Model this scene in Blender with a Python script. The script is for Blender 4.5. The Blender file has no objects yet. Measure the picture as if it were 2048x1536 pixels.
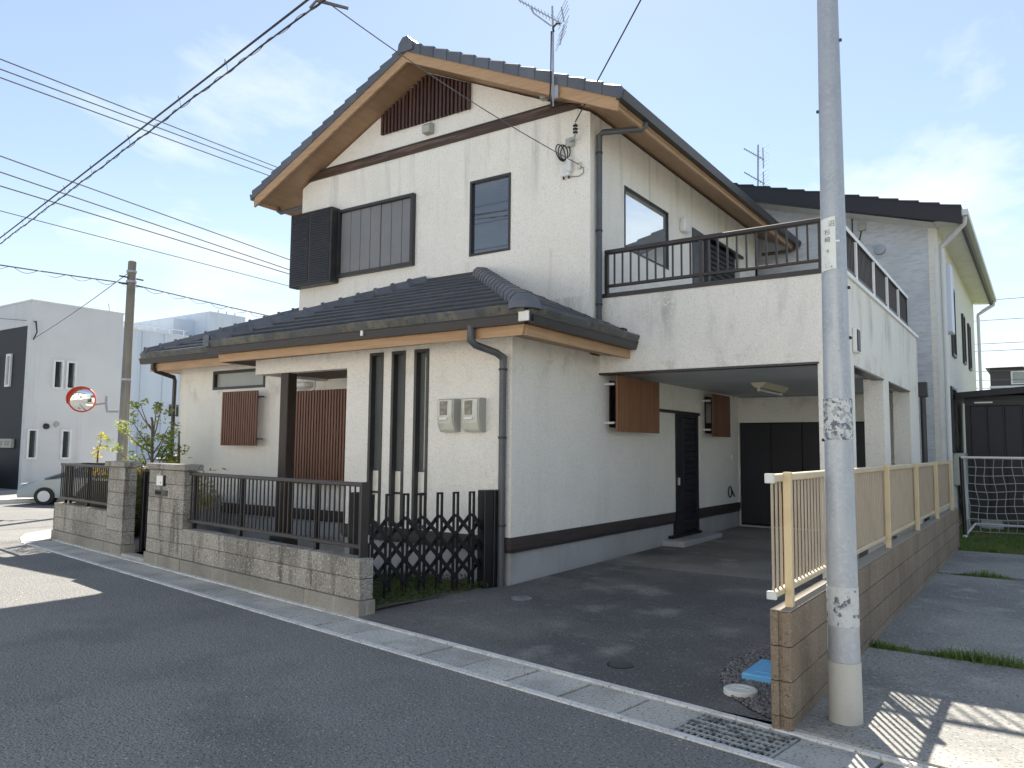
import bpy, bmesh, math, random
from mathutils import Vector, Matrix
random.seed(7)
R=math.radians
sc=bpy.context.scene
COL=sc.collection
# ------------------------------------------------------------------ camera
cam=bpy.data.cameras.new('camera'); cam.sensor_width=36; cam.lens=27.185; cam.clip_end=3000; cam.clip_start=.05
co=bpy.data.objects.new('camera',cam); COL.objects.link(co); sc.camera=co
pt,rl,yw=R(4.786),R(0.545),R(34.568)
F=Vector((-math.sin(yw)*math.cos(pt),math.cos(yw)*math.cos(pt),math.sin(pt)))
Rt=Vector((math.cos(yw),math.sin(yw),0)); U=Rt.cross(F)
r_=Rt*math.cos(rl)+U*math.sin(rl); u_=U*math.cos(rl)-Rt*math.sin(rl)
co.matrix_world=Matrix(((r_.x,u_.x,-F.x,0),(r_.y,u_.y,-F.y,0),(r_.z,u_.z,-F.z,1.55),(0,0,0,1)))
# ------------------------------------------------------------------ sky, sun, exposure
SUN_AZ,SUN_EL=R(29.0),R(42.8)      # azimuth measured from +Y towards -X
w=bpy.data.worlds.new('World'); sc.world=w; w.use_nodes=True
N=w.node_tree.nodes; L=w.node_tree.links; N.clear()
def nd(t,**k):
    n=N.new(t)
    for a,b in k.items(): setattr(n,a,b)
    return n
out=nd('ShaderNodeOutputWorld'); bg=nd('ShaderNodeBackground'); bg.inputs[1].default_value=0.060
sky=nd('ShaderNodeTexSky',sky_type='NISHITA'); sky.sun_disc=False
sky.sun_elevation=SUN_EL; sky.sun_rotation=-SUN_AZ; sky.air_density=1.0; sky.dust_density=.1; sky.ozone_density=1.0
tc=nd('ShaderNodeTexCoord'); sep=nd('ShaderNodeSeparateXYZ'); L.new(tc.outputs['Generated'],sep.inputs[0])
def math_(op,a,b=None,clamp=False):
    n=nd('ShaderNodeMath',operation=op,use_clamp=clamp)
    for i,v in enumerate((a,b)):
        if v is None: continue
        if isinstance(v,(int,float)): n.inputs[i].default_value=v
        else: L.new(v,n.inputs[i])
    return n.outputs[0]
zc=math_('ADD',math_('MAXIMUM',sep.outputs[2],0),.16)
comb=nd('ShaderNodeCombineXYZ')
L.new(math_('DIVIDE',sep.outputs[0],zc),comb.inputs[0]); L.new(math_('DIVIDE',sep.outputs[1],zc),comb.inputs[1])
n1=nd('ShaderNodeTexNoise'); n1.inputs['Scale'].default_value=.95; n1.inputs['Detail'].default_value=9; n1.inputs['Roughness'].default_value=.58; n1.inputs['Distortion'].default_value=.25
mp=nd('ShaderNodeMapping'); mp.inputs['Location'].default_value=(1.3,4.2,0); mp.inputs['Scale'].default_value=(1,.8,1)
L.new(comb.outputs[0],mp.inputs[0]); L.new(mp.outputs[0],n1.inputs['Vector'])
bias=math_('MULTIPLY',sep.outputs[2],-.38)
d=math_('ADD',n1.outputs[0],bias)
mr=nd('ShaderNodeMapRange'); mr.interpolation_type='SMOOTHSTEP'; mr.inputs[1].default_value=.33; mr.inputs[2].default_value=.53; L.new(d,mr.inputs[0])
cloudamt=math_('MULTIPLY',mr.outputs[0],.85)
hz=nd('ShaderNodeMapRange'); hz.inputs[1].default_value=0; hz.inputs[2].default_value=.32; hz.inputs[3].default_value=.62; hz.inputs[4].default_value=.22; L.new(sep.outputs[2],hz.inputs[0])
amt=math_('MAXIMUM',cloudamt,hz.outputs[0])
mix=nd('ShaderNodeMix',data_type='RGBA'); L.new(amt,mix.inputs[0]); L.new(sky.outputs[0],mix.inputs[6]); mix.inputs[7].default_value=(6.3,6.8,7.0,1)
L.new(mix.outputs[2],bg.inputs[0]); L.new(bg.outputs[0],out.inputs[0])
sl=bpy.data.lights.new('sun','SUN'); sl.energy=5.0; sl.angle=R(.55); sl.color=(1,.92,.79)
so=bpy.data.objects.new('sun',sl); COL.objects.link(so)
sd=Vector((math.sin(SUN_AZ)*math.cos(SUN_EL),-math.cos(SUN_AZ)*math.cos(SUN_EL),-math.sin(SUN_EL)))
so.rotation_euler=sd.to_track_quat('-Z','Y').to_euler(); so.location=(-20,30,40)
sc.view_settings.view_transform='Standard'; sc.view_settings.look='None'; sc.view_settings.gamma=1
sc.view_settings.use_curve_mapping=False; sc.view_settings.exposure=1.5
sc.cycles.max_bounces=6; sc.cycles.diffuse_bounces=4

# ------------------------------------------------------------------ materials
MATS={}
def mat(name,col,rough=.6,metal=0,var=None,transl=0,speck=None,streak=None,bump=None,ior=1.5,vbump=None,zstain=None,grain=None,shift=None):
    if name in MATS: return MATS[name]
    m=bpy.data.materials.new(name); m.use_nodes=True; t=m.node_tree; n=t.nodes; l=t.links
    b=n['Principled BSDF']; b.inputs['Roughness'].default_value=rough; b.inputs['Metallic'].default_value=metal; b.inputs['IOR'].default_value=ior
    geo=n.new('ShaderNodeNewGeometry'); pos=geo.outputs['Position']
    def noise(scale,detail=4,vec=None,ro=.55):
        x=n.new('ShaderNodeTexNoise'); x.inputs['Scale'].default_value=scale; x.inputs['Detail'].default_value=detail; x.inputs['Roughness'].default_value=ro
        l.new(vec or pos,x.inputs['Vector']); return x.outputs[0]
    def ramp(v,a,b_):
        x=n.new('ShaderNodeMapRange'); x.interpolation_type='SMOOTHSTEP'; x.inputs[1].default_value=a; x.inputs[2].default_value=b_; l.new(v,x.inputs[0]); return x.outputs[0]
    def mapv(s):
        x=n.new('ShaderNodeMapping'); x.inputs['Scale'].default_value=s; l.new(pos,x.inputs[0]); return x.outputs[0]
    def mx(f,a,c2,blend='MIX',amt=1):
        x=n.new('ShaderNodeMix'); x.data_type='RGBA'; x.blend_type=blend
        if amt!=1:
            k=n.new('ShaderNodeMath'); k.operation='MULTIPLY'; l.new(f,k.inputs[0]); k.inputs[1].default_value=amt; f=k.outputs[0]
        l.new(f,x.inputs[0])
        if isinstance(a,tuple): x.inputs[6].default_value=(*a,1)
        else: l.new(a,x.inputs[6])
        if isinstance(c2,tuple): x.inputs[7].default_value=(*c2,1)
        else: l.new(c2,x.inputs[7])
        return x.outputs[2]
    cur=tuple(col)
    if var:
        for sc_,c2,a,bb in var: cur=mx(ramp(noise(sc_,5),a,bb),cur,c2)
    if grain:  # wood grain / board streaks: (stretch vec, colour2, a, b)
        st,c2,a,bb=grain; cur=mx(ramp(noise(1,6,mapv(st),.65),a,bb),cur,c2)
    if streak:
        st,c2,a,bb=streak; cur=mx(ramp(noise(1,5,mapv(st),.6),a,bb),cur,c2)
    if zstain: # patchy dirt streaks living in a height band: (z0,z1,stretch,colour,a,b,amt)
        for z0,z1,st,c2,a,bb,am in zstain:
            sp=n.new('ShaderNodeSeparateXYZ'); l.new(pos,sp.inputs[0])
            up=ramp(sp.outputs[2],z0,z0+(z1-z0)*.75); dn=ramp(sp.outputs[2],z1+.02,z1-.02)
            k=n.new('ShaderNodeMath'); k.operation='MULTIPLY'; l.new(up,k.inputs[0]); l.new(dn,k.inputs[1])
            k2=n.new('ShaderNodeMath'); k2.operation='MULTIPLY'; l.new(k.outputs[0],k2.inputs[0]); l.new(ramp(noise(1,6,mapv(st),.65),a,bb),k2.inputs[1])
            cur=mx(k2.outputs[0],cur,c2,amt=am)
    if speck:
        for sc_,c2,a,bb in speck: cur=mx(ramp(noise(sc_,2,None,.6),a,bb),cur,c2)
    if shift:
        oi=n.new('ShaderNodeObjectInfo'); hs=n.new('ShaderNodeHueSaturation')
        mrr=n.new('ShaderNodeMapRange'); mrr.inputs[3].default_value=1-shift; mrr.inputs[4].default_value=1+shift; l.new(oi.outputs['Random'],mrr.inputs[0]); l.new(mrr.outputs[0],hs.inputs['Value'])
        if isinstance(cur,tuple): hs.inputs['Color'].default_value=(*cur,1)
        else: l.new(cur,hs.inputs['Color'])
        cur=hs.outputs[0]
    if isinstance(cur,tuple): b.inputs['Base Color'].default_value=(*cur,1)
    else: l.new(cur,b.inputs['Base Color'])
    if transl:
        tr=n.new('ShaderNodeBsdfTranslucent'); ms=n.new('ShaderNodeMixShader'); ms.inputs[0].default_value=transl; o_=n['Material Output']
        if isinstance(cur,tuple): tr.inputs[0].default_value=(*cur,1)
        else:
            hb=n.new('ShaderNodeHueSaturation'); hb.inputs['Value'].default_value=1.6; l.new(cur,hb.inputs['Color']); l.new(hb.outputs[0],tr.inputs[0])
        l.new(b.outputs[0],ms.inputs[1]); l.new(tr.outputs[0],ms.inputs[2]); l.new(ms.outputs[0],o_.inputs[0])
    h=None
    if bump: h=(noise(bump[0],4),bump[1],bump[2])
    if vbump:
        v=n.new('ShaderNodeTexVoronoi'); v.inputs['Scale'].default_value=vbump[0]; l.new(pos,v.inputs['Vector'])
        h=(v.outputs['Distance'],vbump[1],vbump[2])
    if h:
        bp=n.new('ShaderNodeBump'); bp.inputs['Strength'].default_value=h[1]; bp.inputs['Distance'].default_value=h[2]; l.new(h[0],bp.inputs['Height']); l.new(bp.outputs[0],b.inputs['Normal'])
    MATS[name]=m; return m
ST=(.84,.825,.785)
stucco=mat('stucco',ST,.9,var=[(.6,(.80,.78,.73),.4,.75),(3.2,(.86,.848,.81),.45,.75)],
   streak=((2.6,2.6,.30),(.755,.74,.70),.50,.80),
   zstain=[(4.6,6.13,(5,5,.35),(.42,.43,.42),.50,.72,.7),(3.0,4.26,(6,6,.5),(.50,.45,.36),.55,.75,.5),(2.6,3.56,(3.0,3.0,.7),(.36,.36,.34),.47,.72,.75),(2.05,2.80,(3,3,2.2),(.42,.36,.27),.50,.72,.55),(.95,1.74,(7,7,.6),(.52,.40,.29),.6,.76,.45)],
   speck=[(62,(.70,.685,.64),.565,.66),(80,(.60,.58,.53),.60,.69),(30,(.86,.845,.80),.60,.70)],bump=(60,.6,.014))
stucco_in=stucco
tilem=mat('roof_tile',(.058,.063,.074),.28,var=[(2.2,(.078,.083,.092),.45,.7),(14,(.045,.05,.058),.5,.75)],speck=[(60,(.12,.12,.115),.64,.76)],bump=(40,.12,.004),shift=.07)
tilecap=mat('roof_cap_tile',(.095,.105,.130),.5,var=[(3,(.115,.125,.145),.4,.7)],bump=(40,.1,.004),shift=.18)
mossy=mat('eave_tile_weathered',(.075,.08,.085),.5,var=[(6,(.13,.125,.10),.45,.62),(20,(.055,.06,.065),.5,.7)],bump=(40,.15,.004),shift=.2)
fascia=mat('tan_board',(.45,.285,.158),.5,grain=((2.2,2.2,34),(.385,.235,.125),.42,.62),bump=(50,.06,.003))
soffit=mat('tan_soffit',(.36,.232,.14),.6,grain=((1.5,1.5,26),(.32,.20,.118),.42,.62))
gutterm=mat('gutter_metal',(.032,.031,.034),.38,var=[(3,(.030,.029,.031),.5,.7)])
pipem=mat('downpipe_plastic',(.075,.082,.098),.42,var=[(2.5,(.105,.112,.125),.45,.7)])
alu=mat('dark_bronze_aluminium',(.030,.030,.034),.42,var=[(5,(.045,.042,.042),.5,.7)])
alub=mat('black_aluminium',(.006,.006,.009),.4,var=[(6,(.010,.010,.013),.5,.7)])
brownalu=mat('brown_aluminium',(.034,.029,.029),.45,var=[(5,(.045,.038,.036),.5,.7)])
balc=mat('balcony_brown_aluminium',(.032,.026,.027),.45,var=[(5,(.045,.036,.035),.5,.7)])
shut=mat('grey_shutter',(.185,.188,.198),.42,var=[(3,(.205,.208,.217),.4,.7)])
wood=mat('stained_wood',(.105,.05,.033),.55,grain=((9,9,1.2),(.055,.026,.018),.42,.62),streak=((2,2,.6),(.19,.115,.085),.6,.78),bump=(60,.12,.003))
slatm=mat('red_brown_slat',(.185,.088,.058),.5,grain=((30,30,1.4),(.155,.063,.04),.42,.65),shift=.14)
slatt=mat('tan_slat',(.27,.135,.07),.5,grain=((30,30,1.4),(.22,.105,.055),.42,.65),shift=.1)
slatd=mat('weathered_gable_slat',(.06,.03,.027),.55,grain=((20,20,1.6),(.15,.07,.05),.5,.7),shift=.25)
beamm=mat('weathered_beam',(.055,.032,.024),.6,grain=((1.2,20,20),(.15,.095,.07),.48,.66),bump=(50,.12,.004))
bandm=mat('brown_skirt_board',(.052,.042,.040),.6,grain=((2,2,30),(.036,.029,.028),.45,.65))
concf=mat('foundation_mortar',(.44,.45,.46),.85,var=[(1.5,(.37,.375,.38),.4,.7)],streak=((6,6,.7),(.31,.305,.29),.55,.78),bump=(60,.2,.004))
glass=mat('window_glass',(.030,.038,.048),.03,ior=2.5)
glassg=mat('slit_glass',(.13,.15,.145),.06,ior=1.9,var=[(1.2,(.10,.115,.112),.4,.7)])
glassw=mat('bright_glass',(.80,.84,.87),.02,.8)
frost=mat('frosted_glass',(.36,.38,.37),.25,var=[(1.2,(.30,.32,.31),.4,.7)])
white_metal=mat('white_metal',(.76,.77,.77),.4,var=[(4,(.66,.67,.67),.5,.75)])
cream=mat('cream_plastic',(.63,.635,.56),.45,var=[(6,(.46,.47,.42),.5,.75)])
creamd=mat('grey_plastic_side',(.40,.41,.37),.5,var=[(6,(.32,.33,.30),.5,.75)])
smoke=mat('smoky_window',(.10,.098,.09),.15,ior=1.5,var=[(25,(.20,.18,.15),.45,.6)])
ceilm=mat('carport_ceiling',(.55,.59,.62),.7,var=[(1.2,(.50,.54,.57),.4,.7)])
porchceil=mat('porch_ceiling',(.17,.13,.105),.7,grain=((1.5,20,1),(.14,.105,.085),.42,.62))
navy=mat('navy_door_panel',(.009,.011,.019),.5,var=[(2,(.013,.015,.024),.4,.7)])
steel=mat('galvanised_steel',(.36,.395,.45),.48,.35,var=[(5,(.315,.355,.415),.42,.66),(40,(.40,.435,.48),.46,.68)],speck=[(90,(.30,.335,.395),.58,.72)],streak=((14,14,.6),(.44,.47,.50),.55,.75),bump=(50,.08,.003))
steelp=mat('grey_pole_paint',(.43,.435,.42),.55,var=[(4,(.38,.385,.37),.45,.7)],speck=[(60,(.35,.35,.33),.6,.75)])
peel=mat('peeling_sheet',(.50,.53,.55),.55,.1,var=[(26,(.10,.12,.15),.50,.56),(42,(.30,.33,.37),.5,.6)],bump=(40,.5,.008))
peel2=mat('glue_residue',(.47,.50,.53),.55,.1,var=[(14,(.09,.10,.13),.545,.60),(40,(.40,.43,.47),.5,.65)],bump=(40,.3,.005))
plaq=mat('pale_plate',(.66,.71,.70),.5,var=[(14,(.56,.60,.58),.52,.75)])
inkm=mat('faded_ink',(.12,.13,.15),.7)
bolt=mat('bright_bolt',(.6,.6,.6),.35,.6)
darkm=mat('dark_fitting',(.02,.02,.024),.5)
beige=mat('beige_aluminium',(.56,.47,.33),.42,var=[(4,(.50,.415,.29),.45,.7)])
beigep=mat('beige_fence_post',(.62,.51,.32),.42,var=[(4,(.55,.45,.28),.45,.7)])
beiged=mat('beige_fence_baluster',(.37,.315,.245),.5,var=[(4,(.33,.28,.22),.45,.7)])
blockm=mat('exposed_aggregate_block',(.37,.352,.318),.95,var=[(1.6,(.25,.238,.212),.42,.68)],streak=((7,7,.8),(.13,.123,.11),.51,.70),speck=[(52,(.17,.16,.145),.55,.64),(46,(.58,.555,.505),.59,.67)],vbump=(55,.7,.012),shift=.10)
footm=mat('wall_footing',(.30,.285,.25),.95,var=[(1.6,(.22,.21,.185),.42,.68)],streak=((9,9,.6),(.42,.41,.375),.56,.74),speck=[(60,(.17,.16,.145),.58,.68)],bump=(60,.4,.01),shift=.08)
brblock=mat('brown_block',(.245,.195,.145),.95,var=[(1.5,(.19,.15,.11),.4,.7)],streak=((9,9,.5),(.125,.105,.085),.55,.74),speck=[(85,(.13,.105,.08),.57,.66),(60,(.36,.30,.235),.62,.7)],vbump=(85,.6,.009),shift=.08)
brtop=mat('block_top_mortar',(.30,.27,.225),.95,var=[(6,(.30,.27,.22),.42,.66)],bump=(50,.4,.008))
asph=mat('asphalt',(.195,.195,.195),.92,var=[(.22,(.235,.233,.228),.4,.66),(1.3,(.17,.171,.173),.45,.7),(.6,(.145,.146,.149),.58,.72)],speck=[(60,(.08,.081,.084),.54,.63),(42,(.42,.415,.40),.62,.70)],vbump=(70,.7,.016))
drive=mat('driveway_asphalt',(.17,.17,.165),.93,var=[(.5,(.092,.094,.097),.38,.62),(1.9,(.23,.227,.215),.52,.72)],speck=[(45,(.27,.265,.25),.61,.70),(65,(.055,.055,.057),.55,.65)],vbump=(75,.6,.014))
carfloor=mat('carport_concrete',(.27,.257,.23),.93,var=[(.6,(.14,.136,.128),.38,.66),(2.4,(.31,.295,.265),.5,.72),(.35,(.10,.098,.094),.56,.70)],speck=[(50,(.12,.115,.105),.57,.67)],bump=(50,.3,.006))
conc=mat('old_concrete',(.29,.287,.272),.95,var=[(.7,(.20,.201,.197),.38,.62),(3,(.34,.335,.315),.52,.72)],speck=[(45,(.12,.12,.115),.56,.65),(34,(.42,.41,.375),.60,.69)],bump=(70,.4,.008))
slabm=mat('gutter_cover_concrete',(.48,.47,.44),.95,var=[(2.2,(.35,.345,.325),.42,.66)],speck=[(55,(.19,.188,.18),.56,.66),(42,(.52,.51,.475),.61,.70)],bump=(60,.4,.009),shift=.10)
lip=mat('gutter_lip_concrete',(.68,.68,.67),.9,var=[(7,(.55,.55,.54),.45,.65)],speck=[(60,(.27,.27,.26),.58,.68)],bump=(60,.35,.006))
grate=mat('grating_steel',(.40,.43,.44),.55,.3,var=[(12,(.14,.155,.16),.45,.65)])
pit=mat('dark_pit',(.012,.012,.012),.95)
earth=mat('bare_earth',(.16,.145,.115),.97,var=[(.5,(.12,.125,.09),.4,.65)],speck=[(30,(.09,.085,.07),.55,.68)],bump=(25,.5,.03))
gravelm=mat('dark_gravel',(.20,.20,.205),.9,var=[(38,(.09,.09,.095),.42,.58)],speck=[(60,(.26,.26,.26),.58,.7)])
gravelb=mat('gravel_bed',(.085,.085,.087),.95,speck=[(70,(.21,.21,.21),.55,.64),(50,(.04,.04,.04),.55,.66)],vbump=(60,1,.02))
bluem=mat('blue_lid',(.13,.42,.76),.4,var=[(8,(.17,.47,.78),.45,.7)])
lidw=mat('pale_plastic_lid',(.60,.63,.61),.5,var=[(8,(.52,.545,.53),.45,.7)])
lidg=mat('grey_round_lid',(.22,.23,.235),.7,var=[(9,(.18,.185,.19),.45,.7)])
iron=mat('iron_cover',(.055,.055,.057),.7,var=[(20,(.08,.08,.08),.5,.7)])
grassm=mat('grass_blade',(.125,.20,.045),transl=.45,rough=.7,var=[(1.1,(.19,.20,.07),.45,.7),(6,(.065,.115,.028),.5,.7)])
lawnb=mat('lawn_soil',(.075,.095,.035),.95,var=[(1.2,(.15,.14,.085),.5,.68)],bump=(30,.5,.02))
leafm=mat('young_leaf',(.25,.30,.06),transl=.45,rough=.55,var=[(2.2,(.26,.27,.05),.48,.68),(5,(.07,.115,.025),.5,.68)])
leafy=mat('yellow_leaf',(.36,.31,.06),transl=.45,rough=.6,var=[(4,(.19,.21,.045),.45,.68)])
hedgem=mat('hedge_leaf',(.14,.15,.045),transl=.45,rough=.6,var=[(3,(.15,.13,.04),.5,.7),(8,(.05,.062,.02),.5,.7)])
coverm=mat('ground_cover_leaf',(.07,.115,.03),transl=.45,rough=.6,var=[(4,(.15,.11,.05),.52,.68),(9,(.045,.075,.02),.5,.7)])
barkm=mat('bark',(.13,.105,.08),.9,bump=(40,.4,.01))
wsiding=mat('white_render_wall',(.66,.67,.68),.85,var=[(.5,(.61,.62,.63),.4,.68)],streak=((2.2,2.2,.14),(.50,.505,.505),.54,.76),bump=(40,.15,.006))
blacksiding=mat('navy_black_siding',(.010,.011,.019),.6)
factorym=mat('pale_metal_cladding',(.60,.66,.74),.6,streak=((1.3,1.3,.02),(.56,.62,.70),.45,.6))
nbw=mat('grey_siding',(.61,.64,.685),.85,var=[(1.2,(.53,.56,.605),.4,.7)],grain=((5,5,26),(.49,.52,.565),.45,.62),bump=(18,.25,.012))
nbc=mat('cream_siding',(.80,.79,.73),.85,var=[(1.2,(.77,.76,.70),.4,.7)],grain=((5,5,22),(.72,.71,.65),.45,.62),bump=(18,.25,.012))
nbroof=mat('dark_brown_fascia',(.020,.019,.026),.5)
nbgut=mat('light_grey_gutter',(.66,.68,.70),.45)
shedm=mat('black_steel_shed',(.009,.0105,.017),.5,var=[(2,(.013,.015,.022),.4,.7)])
netm=mat('net_cord',(.50,.52,.56),.8)
goalw=mat('white_tube',(.72,.72,.72),.45)
cablem=mat('black_cable',(.020,.019,.022),.6)
cableg=mat('grey_cable',(.13,.12,.13),.6)
concpole=mat('concrete_pole',(.20,.19,.165),.95,var=[(2,(.15,.145,.125),.4,.65)],streak=((8,8,.4),(.25,.24,.215),.5,.7))
orange=mat('orange_plastic',(.62,.085,.035),.4)
mirrorm=mat('convex_mirror',(.75,.77,.78),.02,1.0)
silver=mat('silver_car_paint',(.26,.295,.32),.3,.5)
carw=mat('white_car_paint',(.70,.71,.72),.3)
carglass=mat('car_glass',(.03,.045,.05),.04,ior=2.0)
rubber=mat('rubber',(.02,.02,.02),.8)
lampred=mat('red_lamp',(.5,.02,.02),.3)
black=mat('joint_black',(.012,.012,.012),.9)
oppw=mat('opposite_render',(.74,.72,.67),.9,var=[(.8,(.69,.67,.62),.4,.7)])
oppb=mat('opposite_siding',(.78,.765,.73),.9,var=[(.8,(.74,.725,.69),.4,.7)])

# ------------------------------------------------------------------ mesh helpers
ident=lambda a,b,c:Vector((a,b,c))
class MB:
    def __init__(s): s.v=[];s.f=[]
    def add(s,vs,fs):
        o=len(s.v); s.v+= [Vector(x) for x in vs]; s.f+=[tuple(i+o for i in f) for f in fs]; return s
    def box(s,a0,a1,b0,b1,c0,c1,M=ident):
        return s.add([M(a,b,c) for a in (a0,a1) for b in (b0,b1) for c in (c0,c1)],[(0,1,3,2),(4,6,7,5),(0,4,5,1),(2,3,7,6),(0,2,6,4),(1,5,7,3)])
    def cbox(s,a0,a1,b0,b1,c0,c1,ch=.01,M=ident):
        lo=(a0,b0,c0);hi=(a1,b1,c1);vs=[];ix={}
        for sx in (0,1):
            for sy in (0,1):
                for sz in (0,1):
                    sg=(sx,sy,sz)
                    for ax in range(3):
                        p=[]
                        for k in range(3):
                            e=hi[k] if sg[k] else lo[k]
                            if k!=ax: e+= -ch if sg[k] else ch
                            p.append(e)
                        ix[sg+(ax,)]=len(vs); vs.append(M(*p))
        fs=[]
        for ax in range(3):
            o=[k for k in range(3) if k!=ax]
            for sgn in (0,1):
                q=[]
                for s1,s2 in ((0,0),(0,1),(1,1),(1,0)):
                    g=[0,0,0]; g[ax]=sgn; g[o[0]]=s1; g[o[1]]=s2; q.append(ix[tuple(g)+(ax,)])
                fs.append(tuple(q))
            for s1 in (0,1):
                for s2 in (0,1):
                    g0=[0,0,0]; g0[o[0]]=s1; g0[o[1]]=s2; g1=list(g0); g1[ax]=1
                    fs.append((ix[tuple(g0)+(o[0],)],ix[tuple(g1)+(o[0],)],ix[tuple(g1)+(o[1],)],ix[tuple(g0)+(o[1],)]))
        for sx in (0,1):
            for sy in (0,1):
                for sz in (0,1): fs.append(tuple(ix[(sx,sy,sz,a)] for a in range(3)))
        return s.add(vs,fs)
    def prism(s,poly,ext):
        ext=Vector(ext); n=len(poly); P=[Vector(p) for p in poly]
        return s.add(P+[p+ext for p in P],[tuple(range(n)),tuple(range(n,2*n))]+[(i,(i+1)%n,n+(i+1)%n,n+i) for i in range(n)])
    def quad(s,*p): return s.add(p,[tuple(range(len(p)))])
    def tube(s,pts,r,n=8,caps=True,r2=None):
        pts=[Vector(p) for p in pts]; rings=[]; up=None
        for i,p in enumerate(pts):
            a=pts[max(i-1,0)]; b=pts[min(i+1,len(pts)-1)]
            t=(b-a).normalized()
            if up is None: up=Vector((0,0,1)) if abs(t.z)<.9 else Vector((1,0,0))
            x=t.cross(up)
            if x.length<1e-4: x=t.cross(Vector((1,0,0)))
            x.normalize(); y=x.cross(t).normalized(); up=y
            rr=r if r2 is None else r+(r2-r)*i/(len(pts)-1)
            k=1.0
            if 0<i<len(pts)-1:
                c=(pts[i]-pts[i-1]).normalized().dot((pts[i+1]-pts[i]).normalized()); k=1/max(.6,math.sqrt((1+c)/2))
            rings.append([p+(x*math.cos(2*math.pi*j/n)+y*math.sin(2*math.pi*j/n))*rr*k for j in range(n)])
        o=len(s.v)
        for g in rings: s.v+=g
        for i in range(len(rings)-1):
            for j in range(n): s.f.append((o+i*n+j,o+i*n+(j+1)%n,o+(i+1)*n+(j+1)%n,o+(i+1)*n+j))
        if caps: s.f.append(tuple(o+j for j in range(n))); s.f.append(tuple(o+(len(rings)-1)*n+j for j in range(n)))
        return s
    def lathe(s,c,prof,n=24,axis='Z'):
        c=Vector(c);o=len(s.v)
        for r,z in prof:
            for j in range(n):
                a=2*math.pi*j/n; x,y=r*math.cos(a),r*math.sin(a)
                s.v.append(c+(Vector((x,y,z)) if axis=='Z' else Vector((x,z,y)) if axis=='Y' else Vector((z,x,y))))
        for i in range(len(prof)-1):
            for j in range(n): s.f.append((o+i*n+j,o+i*n+(j+1)%n,o+(i+1)*n+(j+1)%n,o+(i+1)*n+j))
        s.f.append(tuple(o+j for j in range(n))); s.f.append(tuple(o+(len(prof)-1)*n+j for j in range(n)))
        return s
    def wall(s,u0,u1,v0,v1,holes,t0,t1,M):
        us=sorted({u0,u1,*[h[0] for h in holes],*[h[1] for h in holes]}); vs=sorted({v0,v1,*[h[2] for h in holes],*[h[3] for h in holes]})
        inh=lambda u,v:any(h[0]<u<h[1] and h[2]<v<h[3] for h in holes)
        for i in range(len(us)-1):
            for j in range(len(vs)-1):
                if inh((us[i]+us[i+1])/2,(vs[j]+vs[j+1])/2): continue
                for t in (t0,t1): s.quad(M(us[i],vs[j],t),M(us[i+1],vs[j],t),M(us[i+1],vs[j+1],t),M(us[i],vs[j+1],t))
        for a,b,c,d_ in list(holes)+[(u0,u1,v0,v1)]:
            for (p,q) in (((a,c),(b,c)),((b,c),(b,d_)),((b,d_),(a,d_)),((a,d_),(a,c))):
                s.quad(M(*p,t0),M(*q,t0),M(*q,t1),M(*p,t1))
        return s
    def mesh(s,name,m,smooth=False,merge=True):
        me=bpy.data.meshes.new(name); me.from_pydata([tuple(x) for x in s.v],[],s.f)
        bm=bmesh.new(); bm.from_mesh(me)
        if merge: bmesh.ops.remove_doubles(bm,verts=bm.verts,dist=1e-5)
        bmesh.ops.recalc_face_normals(bm,faces=bm.faces); bm.to_mesh(me); bm.free()
        if smooth:
            me.polygons.foreach_set('use_smooth',[True]*len(me.polygons))
            try: me.set_sharp_from_angle(angle=R(smooth if smooth>1 else 40))
            except Exception: pass
        me.materials.append(m); return me
    def build(s,name,m,parent=None,smooth=False,merge=True,loc=None,label=None):
        o=bpy.data.objects.new(name,s.mesh(name,m,smooth,merge)); return link(o,parent,loc,label)
def link(o,parent=None,loc=None,label=None):
    COL.objects.link(o)
    if loc is not None: o.location=loc
    if parent is not None:
        o.parent=parent; o.matrix_parent_inverse=Matrix.Translation(-Vector(parent.get('_b',(0,0,0))))
    if label: o['label']=label
    return o
def inst(me,name,parent,loc,rz=0,rot=None):
    o=bpy.data.objects.new(name,me); link(o,parent,loc)
    o.rotation_euler=rot if rot else (0,0,rz); return o
def thing(name,label,cat,loc,group=None):
    o=bpy.data.objects.new(name,None); COL.objects.link(o); o.location=loc; o['_b']=tuple(loc); o.empty_display_size=.2
    o['label']=label; o['category']=cat
    if group: o['group']=group
    return o
def tag(o,label,cat,group=None):
    o['label']=label; o['category']=cat
    if group: o['group']=group
    return o
def struct(o): o['kind']='structure'; return o
def stuff(o): o['kind']='stuff'; return o
def catenary(a,b,sag,n=16):
    a=Vector(a);b=Vector(b); return [a.lerp(b,i/n)-Vector((0,0,sag*4*(i/n)*(1-i/n))) for i in range(n+1)]
MX=lambda x:(lambda u,v,t:Vector((x+t,u,v)))   # wall in plane x=const: u=y v=z
MY=lambda y:(lambda u,v,t:Vector((u,y+t,v)))   # wall in plane y=const: u=x v=z

# ------------------------------------------------------------------ key coordinates (metres; X along the facade, Y into depth)
x1,y1,y2,y3,y4=-4.819,6.993,8.766,9.02,8.224
XL=-10.515; XM=-7.665; YB=16.0
xr=-1.80
GW=Vector((-5.2,5.133,0)); wu=Vector((-.98948,.14466,0)); wn=Vector((.14466,.98948,0))
def WF(s_,d_,z): return GW+wu*s_+wn*d_+Vector((0,0,z))
def driveZ(y): 
    return max(.012,min(.14,.012+(y-4.9)*.033 if y<7 else .081+(y-7)*.0078))
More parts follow.
